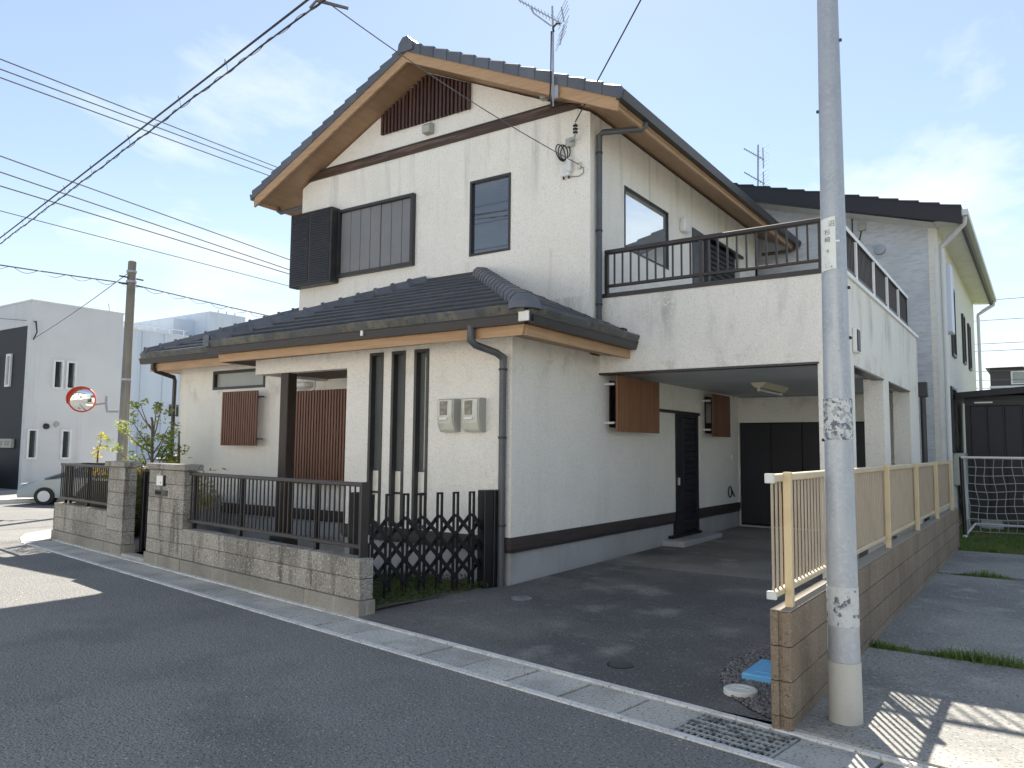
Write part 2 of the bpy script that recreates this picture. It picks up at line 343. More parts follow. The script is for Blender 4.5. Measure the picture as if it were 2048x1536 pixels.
# ------------------------------------------------------------------ ground and road
struct(MB().quad((-400,-300,-.10),(300,-300,-.10),(300,500,-.10),(-400,500,-.10)).build('ground',earth))
rd=MB()
def lineY(x,off): return (GW+wn*off).y+(x-(GW+wn*off).x)*(wu.y/wu.x)
rd.quad((-13.4,lineY(-13.4,-.50),0),(40,lineY(40,-.50),0),(40,-3.2,0),(-70,-3.2,0),(-70,60,0),(-15.2,60,0),(-15.2,7.6,0),(-15.0,7.0,0),(-14.6,6.4,0),(-14.0,6.05,0))
struct(rd.build('road',asph))
# corner apron where the gutter curves round into the side street
ap=[(-13.4,lineY(-13.4,-.50)),(-14.0,6.05),(-14.6,6.4),(-15.0,7.0),(-15.2,7.6),(-15.2,30),(-13.75,30),(-13.75,6.41),(-13.4,lineY(-13.4,-.02))]
struct(MB().prism([(a,b,-.05) for a,b in ap],(0,0,.058)).build('pavement',slabm))
# far side kerb
struct(MB().box(-22.6,-22.2,5,60,-.05,.12).build('kerb',lip))
struct(MB().quad((-60,5,.09),(-22.6,5,.09),(-22.6,60,.09),(-60,60,.09)).build('pavement',conc))
struct(MB().quad((-60,-3.2,.06),(40,-3.2,.06),(40,-30,.06),(-60,-30,.06)).build('pavement',conc))
# gutter: two concrete lips, loose cover slabs, one steel grating
gut=thing('street_gutter','pale concrete gutter with cover slabs along the road edge','gutter',WF(0,-.27,0)); gut['kind']='structure'
S0,S1=-34.0,8.22
gr0,gr1=-4.10,-3.52     # grating span in s
MB().box(S0,S1,-.525,-.472,-.15,.010,WF).build('outer_lip',lip,gut)
MB().box(S0,-2.0,-.070,-.02,-.15,.014,WF).box(-2.0,S1,-.070,-.02,-.15,.013,WF).build('inner_lip',lip,gut)
MB().box(S0,S1,-.472,-.070,-.2,-.075,WF).build('channel_floor',pit,gut)
sj=S1; k=0
seq=[]
while sj>S0:
    a=sj-.455
    seq.append((a,sj)); sj=a
for a,b in seq:
    if b>gr0 and a<gr1:
        if a<gr0-.02: MB().cbox(a+.004,gr0-.004,-.467,-.075,-.07,.002,.006,WF).build('cover_slab',slabm,gut)
        if b>gr1+.02: MB().cbox(gr1+.004,b-.004,-.467,-.075,-.07,.002,.006,WF).build('cover_slab',slabm,gut)
        continue
    if a<-7: continue
    dz=random.uniform(-.003,.003)
    MB().cbox(a+.013,b-.013,-.467,-.075,-.07,.003+dz,.006,WF).build('cover_slab',slabm,gut)
MB().box(S0,seq[[i for i,q in enumerate(seq) if q[0]<-7][0]][1],-.467,-.075,-.07,.001,WF).build('cover_slab_run',slabm,gut)
g=thing('drain_grating','steel grating let into the gutter beside the galvanised pole','grating',WF(-3.8,-.27,0))
m=MB().box(gr0,gr0+.014,-.465,-.077,-.03,.006,WF).box(gr1-.014,gr1,-.465,-.077,-.03,.006,WF).box(gr0+.014,gr1-.014,-.465,-.451,-.03,.006,WF).box(gr0+.014,gr1-.014,-.091,-.077,-.03,.006,WF)
m.build('frame',grate,g)
for i in range(1,15):
    s_=gr0+(gr1-gr0)*i/15; MB().box(s_-.004,s_+.004,-.451,-.091,-.008,.004,WF).build('bearing_bar',grate,g)
for i in range(1,6):
    d_=-.451+.360*i/6; MB().box(gr0+.014,gr1-.014,d_-.006,d_+.006,-.008,.0055,WF).build('cross_bar',grate,g)
# driveway sheet, slightly rising to the carport
ys=[4.6,5.2,6,7,8,9,10,11,12,13,14.6]
dv=MB(); rows=[]
def leftx(y): return -5.30 if y<6.9 else x1+.005
vv=[];ff=[]
for y in ys:
    for i in range(9):
        xa=leftx(y); xb=-1.325; x=xa+(xb-xa)*i/8
        yy=max(y,lineY(x,-.02)) if y<6 else y
        vv.append((x,yy,driveZ(yy)))
for j in range(len(ys)-1):
    for i in range(8): ff.append((j*9+i,j*9+i+1,j*9+9+i+1,j*9+9+i))
nsp=5*8
dv.add(vv[:6*9],ff[:nsp]); struct(dv.build('driveway',drive,smooth=True))
dv=MB().add(vv,ff[nsp:]); struct(dv.build('carport_floor',carfloor,smooth=True))
# cracked joint across the driveway, and expansion joint
cr=MB(); x=-4.3; y=7.25
pts=[]
while x<-1.4: pts.append((x,y,driveZ(y)+.002)); x+=random.uniform(.08,.16); y+=random.uniform(-.035,.02)-.012
for i in range(len(pts)-1):
    a=Vector(pts[i]);b=Vector(pts[i+1]); h=random.uniform(.004,.011); cr.quad(a-Vector((0,h,0)),b-Vector((0,h,0)),b+Vector((0,h,0)),a+Vector((0,h,0)))
struct(cr.build('driveway_joint',mat('crack',(.19,.185,.175),.95,var=[(14,(.035,.035,.035),.5,.55)])))
# yard between the front wall and the house
yd=MB().quad(WF(0.02,.14,.05),WF(8.3,.14,.05),(-13.4,14,.05),(-13.4,14,.05),(-5.0,8.3,.05),(-5.08,6.95,.05))
struct(yd.build('yard',mat('yard_concrete',(.27,.27,.26),.95,var=[(.8,(.21,.21,.205),.4,.65)],speck=[(60,(.17,.17,.16),.58,.68)])))
struct(MB().cbox(-9.5,-7.42,6.4,y4-.01,.04,.20,.012).build('porch_floor',conc))
# neighbour's lot on the right: three concrete pads, weeds in the joints, a lawn
struct(MB().quad((-1.2,4.3,-.02),(40,-1.5,-.02),(40,14.6,-.02),(-1.2,14.6,-.02)).build('lot_soil',lawnb))
def pad(y00,y01,y10,y11,x0=-1.205,xb=9.0):
    struct(MB().prism([(x0,y00,-.06),(xb,y01,-.06),(xb,y11,-.06),(x0,y10,-.06)],(0,0,.085)).build('concrete_pad',conc))
pad(lineY(-1.205,-.015),lineY(9,-.015),6.72,6.62); pad(6.86,6.84,11.30,11.15); pad(11.46,11.35,14.15,14.05)
struct(MB().quad((-14,14.2,.02),(20,14.0,.02),(20,60,.02),(-14,60,.02)).build('lawn',lawnb))

def grass(name,pts,h,seedn,m=grassm,wid=.004,lean=.5):
    rr=random.Random(seedn); mb=MB()
    for (x,y,z,sc_) in pts:
        a=rr.uniform(0,6.28); hh=h*sc_*rr.uniform(.5,1.15); ww=wid*rr.uniform(.7,1.4); le=hh*rr.uniform(.1,lean); b=rr.uniform(0,6.28)
        dx,dy=math.cos(a)*ww,math.sin(a)*ww; lx,ly=math.cos(b)*le,math.sin(b)*le
        o=len(mb.v); mb.v+=[Vector((x-dx,y-dy,z)),Vector((x+dx,y+dy,z)),Vector((x+dx*.7+lx*.4,y+dy*.7+ly*.4,z+hh*.6)),Vector((x-dx*.7+lx*.4,y-dy*.7+ly*.4,z+hh*.6)),Vector((x+lx,y+ly,z+hh))]
        mb.f+=[(o,o+1,o+2,o+3),(o+3,o+2,o+4)]
    return mb.build(name,m,merge=False)
rr=random.Random(3); P=[]
cl=[(-1.19+rr.random()**1.1*2.8,rr.uniform(.25,.8),rr.uniform(.02,.06)) for i in range(46)]+[(-.60,.9,.07),(-.50,1.1,.09),(-.40,1.15,.09),(-.30,1.0,.08),(-.20,.9,.08),(-1.12,.9,.05),(-1.02,.7,.05),(.1,.9,.1),(.4,.8,.1)]
for x0,sz,sp_ in cl:
    for k_ in range(int(110*sz)): P.append((x0+rr.gauss(0,sp_*1.2),6.79-.012*(x0+1.2)+rr.gauss(0,.012+sp_*.5),.0,sz*rr.uniform(.6,1)))
stuff(tag(grass('grass',P,.11,1,lean=.9),'tufted green grass in the joint between the two nearer concrete pads','grass'))
P=[]
for i in range(1800):
    x=-1.22+rr.random()*2.6; y=11.38+rr.gauss(0,.04); P.append((x,y,.0,.5+.4*math.sin(x*7)))
stuff(tag(grass('grass',P,.12,2),'thin line of weeds in the joint before the lawn','grass'))
P=[(rr.uniform(-1.5,4),14.2+rr.random()**1.4*4.5,.02,rr.uniform(.5,1)) for i in range(14000)]
stuff(tag(grass('grass',P,.07,4,wid=.007),'short lawn under and around the football goal','grass'))

# gravel bed by the fence wall
gp=[(-1.325,6.55),(-1.60,6.45),(-1.84,6.0),(-1.93,5.6),(-1.86,5.2),(-1.72,4.93),(-1.5,4.72),(-1.335,4.62)]
struct(MB().add([(a,b,driveZ(b)+.004) for a,b in gp],[tuple(range(len(gp)))]).build('gravel_bed',gravelb))
pe=MB()
for i in range(len(gp)-1):
    a=Vector((*gp[i],0));b=Vector((*gp[i+1],0)); t=(b-a).normalized(); nn=Vector((t.y,-t.x,0))*.007
    if i==0: nn=nn
    pe.quad(*[Vector((q.x,q.y,driveZ(q.y)+.007)) for q in (a-nn,b-nn,b+nn,a+nn)])
struct(pe.build('asphalt_edge',black))
def inpoly(x,y,p):
    c=False;j=len(p)-1
    for i in range(len(p)):
        if (p[i][1]>y)!=(p[j][1]>y) and x<(p[j][0]-p[i][0])*(y-p[i][1])/(p[j][1]-p[i][1])+p[i][0]: c=not c
        j=i
    return c
gm=MB()
for i in range(5200):
    x=rr.uniform(-1.93,-1.33); y=rr.uniform(4.62,6.5)
    if not inpoly(x,y,gp): continue
    s_=rr.uniform(.008,.018); z=driveZ(y)+.004+s_*.35; o=len(gm.v)
    gm.v+=[Vector((x+s_*a*rr.uniform(.6,1.2),y+s_*b*rr.uniform(.6,1.2),z+s_*c*.7*rr.uniform(.6,1.1))) for a,b,c in ((1,0,0),(-1,0,0),(0,1,0),(0,-1,0),(0,0,1),(0,0,-1))]
    gm.f+=[tuple(o+q for q in f) for f in ((0,2,4),(2,1,4),(1,3,4),(3,0,4))]
stuff(tag(gm.build('gravel',gravelm,merge=False),'dark grey gravel filling the curved bed beside the brown block wall','gravel'))
t=thing('water_meter_hatch','bright blue rectangular plastic lid in the gravel','lid',(-1.6,5.45,.03))
MB().cbox(-1.735,-1.335,5.25,5.68,.02,.075,.008).build('cover',bluem,t)
MB().cbox(-1.66,-1.42,5.33,5.36,.074,.079,.002).cbox(-1.66,-1.42,5.57,5.60,.074,.079,.002).build('grip_rib',bluem,t)
t=thing('drain_manhole','pale grey round plastic lid in the gravel, nearest the gutter','lid',(-1.66,4.99,.02))
MB().lathe((-1.655,4.99,.015),[(.105,0),(.105,.028),(.095,.035),(.07,.036),(.068,.033),(.001,.033)],32).build('cover',lidw,t,smooth=30)
MB().cbox(-1.72,-1.59,4.983,4.997,.046,.052,.002).build('grip_rib',lidw,t)
t=thing('drain_manhole','grey round lid flush in the driveway near the downpipe','lid',(-4.36,6.53,.06))
MB().lathe((-4.36,6.53,driveZ(6.53)-.01),[(.105,0),(.105,.016),(.09,.019),(.001,.019)],32).build('cover',lidg,t,smooth=30)
MB().cbox(-4.40,-4.32,6.524,6.536,driveZ(6.53)+.008,driveZ(6.53)+.012,.001).build('grip_slot',iron,t)
t=thing('valve_manhole','small dark iron cover set in the driveway asphalt','lid',(-2.56,5.12,.02))
MB().lathe((-2.56,5.12,driveZ(5.12)-.01),[(.085,0),(.085,.014),(.001,.015)],20).build('cover',iron,t)
MB().lathe((-2.56,5.12,driveZ(5.12)-.012),[(.10,0),(.10,.0135),(.087,.0135),(.087,0)],20).build('rim',pit,t)
# ------------------------------------------------------------------ the main house
H=thing('house','two storey off white stucco house with dark tiled roofs and carport','house',(-8,10,0))
def window(name,M,u0,u1,v0,v1,fr,fm,gm,rec=.06,mull=(),fd=.09,lab=None):
    """frame + pane filling the opening u0..u1, v0..v1 ; t axis positive = into the wall"""
    wn_=MB().wall(u0,u1,v0,v1,[(u0+fr,u1-fr,v0+fr,v1-fr)],-.012,fd,M).build(name,fm,H,label=lab)
    MB().box(u0+fr-.005,u1-fr+.005,v0+fr-.005,v1-fr+.005,rec,rec+.012,M).build('pane',gm,wn_)
    for (a,b,c,d_) in mull: MB().box(a,b,c,d_,rec-.03,rec+.005,M).build('mullion',fm,wn_)
    return wn_
# walls -------------------------------------------------
Z0=.587
slits=[(-7.0,-6.765),(-6.622,-6.397),(-6.25,-6.02)]
MB().wall(-7.41,x1,Z0,2.80,[(a,b,.60,2.735) for a,b in slits],0,.16,MY(y1)).build('wall',stucco,H)
MB().wall(y1+.16,14.75,Z0,2.80,[(9.30,10.45,1.85,2.48),(11.55,12.50,Z0,2.13),(12.85,13.5,1.85,2.48)],0,-.16,MX(x1)).build('wall',stucco,H)
MB().wall(y1+.16,y4,Z0-.4,2.75,[],0,.16,MX(-7.41)).build('wall',stucco,H)
MB().wall(-13.10,-7.25,Z0,3.0,[(-12.08,-10.65,2.53,2.86)],0,.16,MY(y4)).build('wall',stucco,H)
MB().wall(y4+.16,14.5,Z0-.5,3.1,[],0,.16,MX(-13.10)).build('wall',stucco,H)
UW=[(-9.54,-7.875,4.335,5.47),(-6.816,-6.09,4.333,5.454)]
MB().wall(XL,x1,2.78,6.03,UW,0,.16,MY(y2)).build('wall',stucco,H)
MB().prism([(XL,y2,6.03),(x1,y2,6.03),(XM,y2,7.36)],(0,.16,0)).build('gable_wall',stucco,H)
MB().wall(y2+.16,YB,2.78,6.04,[(9.775,11.33,4.40,5.32),(12.35,14.85,3.45,5.35)],0,-.16,MX(x1)).build('wall',stucco,H)
MB().wall(y2+.16,YB,2.78,6.04,[],0,.16,MX(XL)).build('wall',stucco,H)
MB().prism([(XL,YB,.2),(x1,YB,.2),(x1,YB,6.03),(XM,YB,7.36),(XL,YB,6.03)],(0,-.16,0)).build('rear_wall',stucco,H)
MB().box(-13.0,x1-.2,14.3,14.5,.1,3.1).build('rear_wall',stucco,H)
# white bit of rear balcony seen past the left corner
MB().box(-11.6,XL-.003,12.6,14.2,2.9,4.95).build('rear_balcony_wall',stucco,H); MB().box(-11.65,XL-.003,12.55,14.25,4.95,5.02).build('rear_balcony_cap',gutterm,H)
# foundation and skirt board
MB().box(-7.39,x1-.02,y1+.02,y1+.17,-.1,.445).box(x1-.17,x1-.02,y1+.17,11.50,-.1,.445).box(x1-.17,x1-.02,12.55,14.7,-.1,.445).build('foundation',concf,H)
MB().box(-13.08,-7.3,y4+.02,y4+.17,-.1,.445).build('foundation',concf,H)
def band(*a): 
    MB().box(*a,.455,.585).build('skirt_board',bandm,H)
band(-7.43,x1+.022,y1-.022,y1+.1); band(x1-.1,x1+.022,y1+.1,11.50); band(x1-.1,x1+.022,12.55,14.62); band(-13.12,-7.42,y4-.022,y4+.1)
for a in ((-7.42,x1+.012,y1-.012,y1+.09),(x1-.09,x1+.012,y1+.09,11.50),(x1-.09,x1+.012,12.55,14.60),(-13.11,-7.42,y4-.012,y4+.09)): MB().box(*a,.42,.456).build('skirt_drip',gutterm,H)
# porch beam and ceiling, post
MB().wall(-9.28,-7.41,2.57,2.80,[],0,.15,MY(y1)).build('porch_beam',stucco,H)
MB().wall(y1+.15,y4,2.57,2.80,[],0,.15,MX(-9.28)).build('porch_beam',stucco,H)
MB().box(-9.13,-7.41,y1+.15,y4,2.60,2.66).build('porch_ceiling',porchceil,H)
MB().cbox(-8.76,-8.60,7.02,7.18,.32,2.57,.008).build('porch_post',mat('post_dark_wood',(.040,.023,.016),.5,grain=((9,9,1.2),(.028,.016,.012),.42,.62),streak=((3,3,.5),(.075,.045,.03),.58,.75)),H)
MB().cbox(-8.82,-8.54,6.96,7.24,.19,.33,.015).build('post_base',mat('post_base_stone',(.035,.035,.037),.8),H)
# slit windows (fixed glazing, a lower transom and a pale lower sheet painting in the bright reflection)
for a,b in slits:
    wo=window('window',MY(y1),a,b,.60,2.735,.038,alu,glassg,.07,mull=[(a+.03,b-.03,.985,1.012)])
    MB().box(a+.036,b-.036,.64,1.262,.058,.068,MY(y1)).build('painted_reflection_pane',mat('painted_reflection',(.86,.85,.78),.12,var=[(5,(.72,.72,.66),.5,.7)]),wo)
# wing window
window('window',MY(y4),-12.08,-10.65,2.53,2.86,.045,alu,frost,.05)
# upper windows
window('window',MY(y2),-6.816,-6.09,4.333,5.454,.035,alu,glass,.03)
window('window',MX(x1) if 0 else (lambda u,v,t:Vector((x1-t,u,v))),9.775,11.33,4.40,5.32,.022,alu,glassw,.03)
# shuttered window with shutter box
so_=MB().wall(-9.54,-7.875,4.335,5.47,[(-9.50,-7.93,4.395,5.425)],-.07,.08,MY(y2)).build('shutter_frame',alu,H)
ne=7; pw=(7.93-9.50)/-ne
for i in range(ne):
    a=-9.50+i*pw
    MB().cbox(a+.004,a+pw-.004,4.395,5.425,-.022+(.012 if i>=4 else 0),.02,.006,MY(y2) if 0 else (lambda u,v,t:Vector((u,y2+t,v)))).build('shutter_panel',shut,so_)
MB().box(-9.5,-7.93,4.395,5.425,.021,.03,MY(y2)).build('backing',black,so_)
sb=MB().cbox(-10.565,-9.545,y2-.20,y2+.0,4.25,5.515,.012).build('shutter_box',alu,H)
for c0,c1 in ((-10.53,-10.09),(-10.05,-9.58)):
    for i in range(30):
        z=4.29+i*.0405
        MB().prism([(c0,y2-.20,z),(c0,y2-.213,z+.006),(c0,y2-.203,z+.034),(c0,y2-.20,z+.034)],(c1-c0,0,0)).build('louvre',alu,sb)
# gable beam, lattice vent, hood vent
MB().prism([(-10.36,y2,6.12),(-4.97,y2,6.12),(-5.25,y2,6.25),(-10.08,y2,6.25)],(0,-.035,0)).build('gable_beam',beamm,H)
MB().prism([(-10.06,y2,6.25),(-5.27,y2,6.25),(-5.30,y2,6.27),(-10.03,y2,6.27)],(0,-.045,0)).build('beam_flashing',gutterm,H)
gv=MB().prism([(-8.60,y2,6.57),(-6.83,y2,6.57),(-6.83,y2,6.96),(-7.66,y2,7.34),(-8.60,y2,6.91)],(0,-.015,0)).build('gable_vent',mat('vent_back',(.035,.02,.018),.8),H)
ns=24
for i in range(ns):
    x=-8.59+1.75*i/(ns-1)
    top=min(7.345-.463*abs(x-XM)-.02,7.30)
    MB().cbox(x-.021,x+.021,y2-.065,y2-.016,6.555,top,.004).build('slat',slatd,gv)
def hoodvent(x,z,w_=.14,h_=.17,dp=.13,name='vent_hood'):
    pr=[(x-w_/2,y2,z-h_/2),(x-w_/2,y2,z+h_/2),(x-w_/2,y2-dp*.5,z+h_/2-.005),(x-w_/2,y2-dp,z+h_/2-.06),(x-w_/2,y2-dp,z-h_/2)]
    MB().prism(pr,(w_,0,0)).build(name,creamd,H)
hoodvent(-7.60,6.43); hoodvent(-5.51,6.42,.09,.13,.10)
# lattice screens -------------------------------------------------
def screenY(u0,u1,v0,v1,n,yf,off,wid,m,arms,dep=.03,nm='lattice_screen'):
    s_=MB().box(u0,u1,yf-off,yf-off+.02,v0+.10,v0+.13).box(u0,u1,yf-off,yf-off+.02,v1-.13,v1-.10).build(nm,wood,H)
    for i in range(n):
        c=u0+wid/2+(u1-u0-wid)*i/(n-1)
        MB().box(c-wid/2,c+wid/2,yf-off-dep,yf-off-.001,v0,v1).build('slat',m,s_)
    for (a,z) in arms: MB().box(a-.012,a+.012,yf-off,yf,z-.012,z+.012).build('bracket',bolt,s_)
    return s_
sm=screenY(-11.53,-10.60,1.56,2.465,16,y4,.16,.036,slatm,[(-11.5,2.36),(-10.62,2.36),(-11.5,1.67),(-10.62,1.67)])
MB().box(-10.60,-10.52,y4-.17,y4-.11,2.35,2.375).box(-10.60,-10.52,y4-.17,y4-.11,1.66,1.685).build('bracket',darkm,sm)
screenY(-9.86,-8.20,.985,2.42,27,y4,.13,.036,slatm,[(-9.84,2.3),(-8.3,2.3),(-9.84,1.1)])
def screenX(u0,u1,v0,v1,n,wid,m):
    X=x1+.17
    s_=MB().box(X-.02,X,u0,u1,v0+.10,v0+.13).box(X-.02,X,u0,u1,v1-.13,v1-.10).build('lattice_screen',wood,H)
    for i in range(n):
        c=u0+wid/2+(u1-u0-wid)*i/(n-1); MB().box(X+.001,X+.03,c-wid/2,c+wid/2,v0,v1).build('slat',m,s_)
    for a in (u0+.03,u1-.05):
        for z in (v0+.115,v1-.115): MB().box(x1,X-.02,a-.014,a+.014,z-.014,z+.014).build('bracket',white_metal,s_)
screenX(9.16,10.50,1.79,2.535,24,.043,slatt); screenX(12.73,13.58,1.79,2.515,16,.043,slatm)
for a,b in ((9.30,10.45),(12.85,13.5)): window('window',(lambda u,v,t:Vector((x1-t,u,v))),a,b,1.85,2.48,.035,alu,glass,.05)
# carport side door, door rail, step
d_=MB().wall(11.55,12.50,.19,2.13,[(11.60,12.45,.24,2.09)],.02,-.12,MX(x1)).build('side_door',navy,H)
MB().box(x1-.03,x1-.01,11.60,11.92,.24,2.09).build('door_stile',navy,d_)
for i in range(20): 
    z=.27+i*.0905; MB().cbox(x1-.032,x1-.014,11.94,12.44,z,z+.084,.006).build('door_slat',navy,d_)
MB().box(x1-.05,x1-.033,11.9,12.45,.24,2.09).build('backing',black,d_)
MB().cbox(x1+.0,x1+.05,11.60,11.63,1.0,1.12,.004).build('door_handle',bolt,d_)
MB().box(x1,x1+.045,10.75,12.52,2.13,2.175).build('door_track',alub,H)
MB().cbox(x1-.02,x1+.34,11.05,12.70,.0,.19,.012).build('door_step',concf,H)
MB().cbox(x1-.02,x1+.06,11.30,12.52,.19,.235,.006).build('door_sill',alub,H)
for (yy,zz) in ((12.66,1.42),(14.25,1.43)): MB().cbox(x1,x1+.02,yy-.05,yy+.05,zz-.06,zz+.06,.004).build('wall_socket',white_metal,H); 
pt_=[(x1+.02,14.05+.09*math.cos(a),.80+.10*math.sin(a)) for a in [i*.5 for i in range(14)]]
MB().tube(pt_+[(x1+.02,14.3,.70)],.009,6).build('hanging_cord',cablem,H,smooth=True)
# carport shell -------------------------------------------------
ZC=2.555
cp=[]
MB().wall(x1+.003,xr,ZC,3.55,[],0,.15,MY(y3)).build('parapet',stucco,H)
MB().wall(y3+.15,15.15,ZC,3.55,[],0,-.15,MX(xr)).build('parapet',stucco,H)
MB().box(x1+.003,xr-.15,y3+.15,14.75,ZC+.02,ZC+.07).build('carport_ceiling',ceilm,H)
MB().box(x1+.003,xr-.15,y3+.15,16.0,3.30,3.42).build('balcony_floor',conc,H)
MB().box(x1+.003,xr-.15,14.99,15.14,3.42,3.55).build('parapet',stucco,H)
MB().wall(x1+.003,xr-.0,-.1,ZC,[(-4.80,-2.52,.16,2.085)],0,.15,MY(14.60)).build('carport_rear_wall',stucco,H)
for (a,b,c,e) in ((-2.065,xr,y3,9.62),(-2.05,xr,11.57,12.03),(-2.05,xr,14.06,14.60)): MB().box(a,b,c,e,-.1,ZC).build('carport_pillar',stucco,H)
MB().box(-2.05,xr,14.75,15.15,-.1,ZC).build('carport_pillar',stucco,H)
for a,b in ((y3+.6,11.57),(12.03,14.06)): MB().box(xr-.14,xr+.012,a,b,ZC-.022,ZC-.002).build('drip_edge',gutterm,H)
MB().box(x1-.01,-2.05,y3-.012,y3+.14,ZC-.026,ZC-.002).build('drip_edge',gutterm,H)
MB().box(x1+.003,xr+.02,y3-.02,y3+.17,3.552,3.605).build('parapet_cap',gutterm,H)
MB().box(xr-.17,xr+.03,y3+.17,15.17,3.552,3.60).build('parapet_cap',white_metal,H)
fd=MB().box(-4.80,-2.52,14.68,14.70,.16,2.085).build('storage_doors',black,H)
for i in range(4):
    a=-4.79+i*.5675; p_=MB().cbox(a+.004,a+.5635,14.64,14.675,.19,2.07,.006).build('door_panel',navy,fd)
    MB().cbox(a+.50,a+.525,14.615,14.64,1.0,1.14,.003).build('door_handle',alub,p_)
MB().box(-4.80,-2.52,14.56,14.70,.10,.165).build('door_sill',concf,H)
MB().cbox(-2.93,-2.86,14.59,14.60,1.40,1.50,.002).build('wall_socket',white_metal,H)
# balcony opening: sliding shutter doors and wall lamp on the upper right wall
bd=MB().box(x1-.12,x1-.10,12.35,14.85,3.45,5.35).build('balcony_door',black,H)
MB().cbox(x1-.09,x1+.035,12.35,12.80,3.45,5.33,.01).build('shutter_box',pipem,bd)
MB().box(x1-.10,x1-.06,12.84,13.05,3.45,5.30).build('door_panel',alu,bd)
MB().cbox(x1-.09,x1+.03,13.05,13.16,3.45,5.32,.006).build('door_stile',pipem,bd)
for i in range(19): 
    z=3.48+i*.096; MB().box(x1-.05,x1-.02,13.20,14.6,z,z+.075).build('louvre',alub,bd)
MB().box(x1-.09,x1+.05,13.16,14.95,5.32,5.37).build('door_hood',alub,H)
MB().cbox(x1,x1+.10,11.80,12.05,5.14,5.36,.02).build('wall_lamp',white_metal,H)
# roofs -------------------------------------------------
SL=.463
def zr(x): return 7.49-SL*abs(x-XM)
mr_=MB()
ex=3.50
mr_.prism([(XM-ex,8.29,zr(XM-ex)),(XM,8.29,7.49),(XM+ex,8.29,zr(XM+ex)),(XM+ex,8.29,zr(XM+ex)-.09),(XM,8.29,7.37),(XM-ex,8.29,zr(XM-ex)-.09)],(0,8.2,0))
RF=mr_.build('roof',soffit,H)
for sgn in (-1,1):
    # bargeboard
    xa=XM; xb=XM+sgn*(ex+.02)
    MB().prism([(xa,8.29,7.485),(xb,8.29,7.485-SL*(ex+.02)),(xb-sgn*.02,8.29,7.485-SL*(ex+.02)-.165),(xa,8.29,7.315)],(0,-.035,0)).build('bargeboard',fascia,RF)
    # eave fascia
    xf=XM+sgn*3.46
    MB().box(min(xf,xf+sgn*.03),max(xf,xf+sgn*.03),8.291,16.47,5.735,5.905).build('fascia',fascia,RF)
    # gutter
    xg=XM+sgn*3.50
    MB().prism([(xg,8.24,5.82),(xg+sgn*.085,8.24,5.82),(xg+sgn*.115,8.24,5.93),(xg+sgn*.10,8.24,5.93),(xg+sgn*.075,8.24,5.835),(xg+sgn*.012,8.24,5.835),(xg+sgn*.012,8.24,5.92),(xg,8.24,5.92)],(0,8.3,0)).build('gutter',gutterm,RF)
    for i in range(10):
        yy=8.55+i*.85; MB().box(min(xg-sgn*.05,xg),max(xg-sgn*.05,xg),yy-.01,yy+.01,5.79,5.82).build('gutter_bracket',darkm,RF)
    # tile courses of the hidden top as one piece
    tc_=MB()
    for i in range(14):
        d0=ex+.06-i*.25; d1=max(0.0,d0-.26)
        za=7.53-SL*d0+.035; zb=7.53-SL*d1
        tc_.prism([(XM+sgn*d0,8.42,za-.04),(XM+sgn*d0,8.42,za),(XM+sgn*d1,8.42,zb),(XM+sgn*d1,8.42,zb-.03)],(0,8.07,0))
    stuff(tc_.build('tile_courses',tilem,RF))
    # verge tiles, each a stepped L-shaped tile
    nt=14
    for i in range(nt):
        d0=ex+.05-i*(ex+.02)/nt; d1=d0-(ex+.02)/nt-.02
        za=7.515-SL*d0; zb=7.515-SL*d1
        x0=XM+sgn*d0; xx=XM+sgn*d1
        hL,hU=.135,.105
        v=[(x0,8.235,za-.045),(x0,8.235,za+hL-.02),(x0,8.26,za+hL),(x0,8.44,za+hL-.02),(x0,8.44,za+.01),
           (xx,8.245,zb-.045),(xx,8.245,zb+hU-.02),(xx,8.27,zb+hU),(xx,8.44,zb+hU-.03),(xx,8.44,zb+.01)]
        MB().add(v,[(0,1,2,3,4),(5,6,7,8,9),(0,1,6,5),(1,2,7,6),(2,3,8,7),(3,4,9,8),(4,0,5,9)]).build('verge_tile',tilecap,RF)
# ridge line with end cap
for i in range(28):
    ya=8.25+i*.295
    pr=[(XM-.13,ya,7.555),(XM-.115,ya,7.62),(XM-.06,ya,7.675),(XM+.06,ya,7.675),(XM+.115,ya,7.62),(XM+.13,ya,7.555)]
    MB().prism(pr,(0,.285,0)).build('ridge_tile',tilecap,RF)
MB().prism([(XM-.15,8.21,7.46),(XM-.13,8.21,7.60),(XM-.05,8.21,7.69),(XM+.05,8.21,7.69),(XM+.13,8.21,7.60),(XM+.15,8.21,7.46)],(0,.06,0)).build('ridge_end_tile',tilecap,RF)
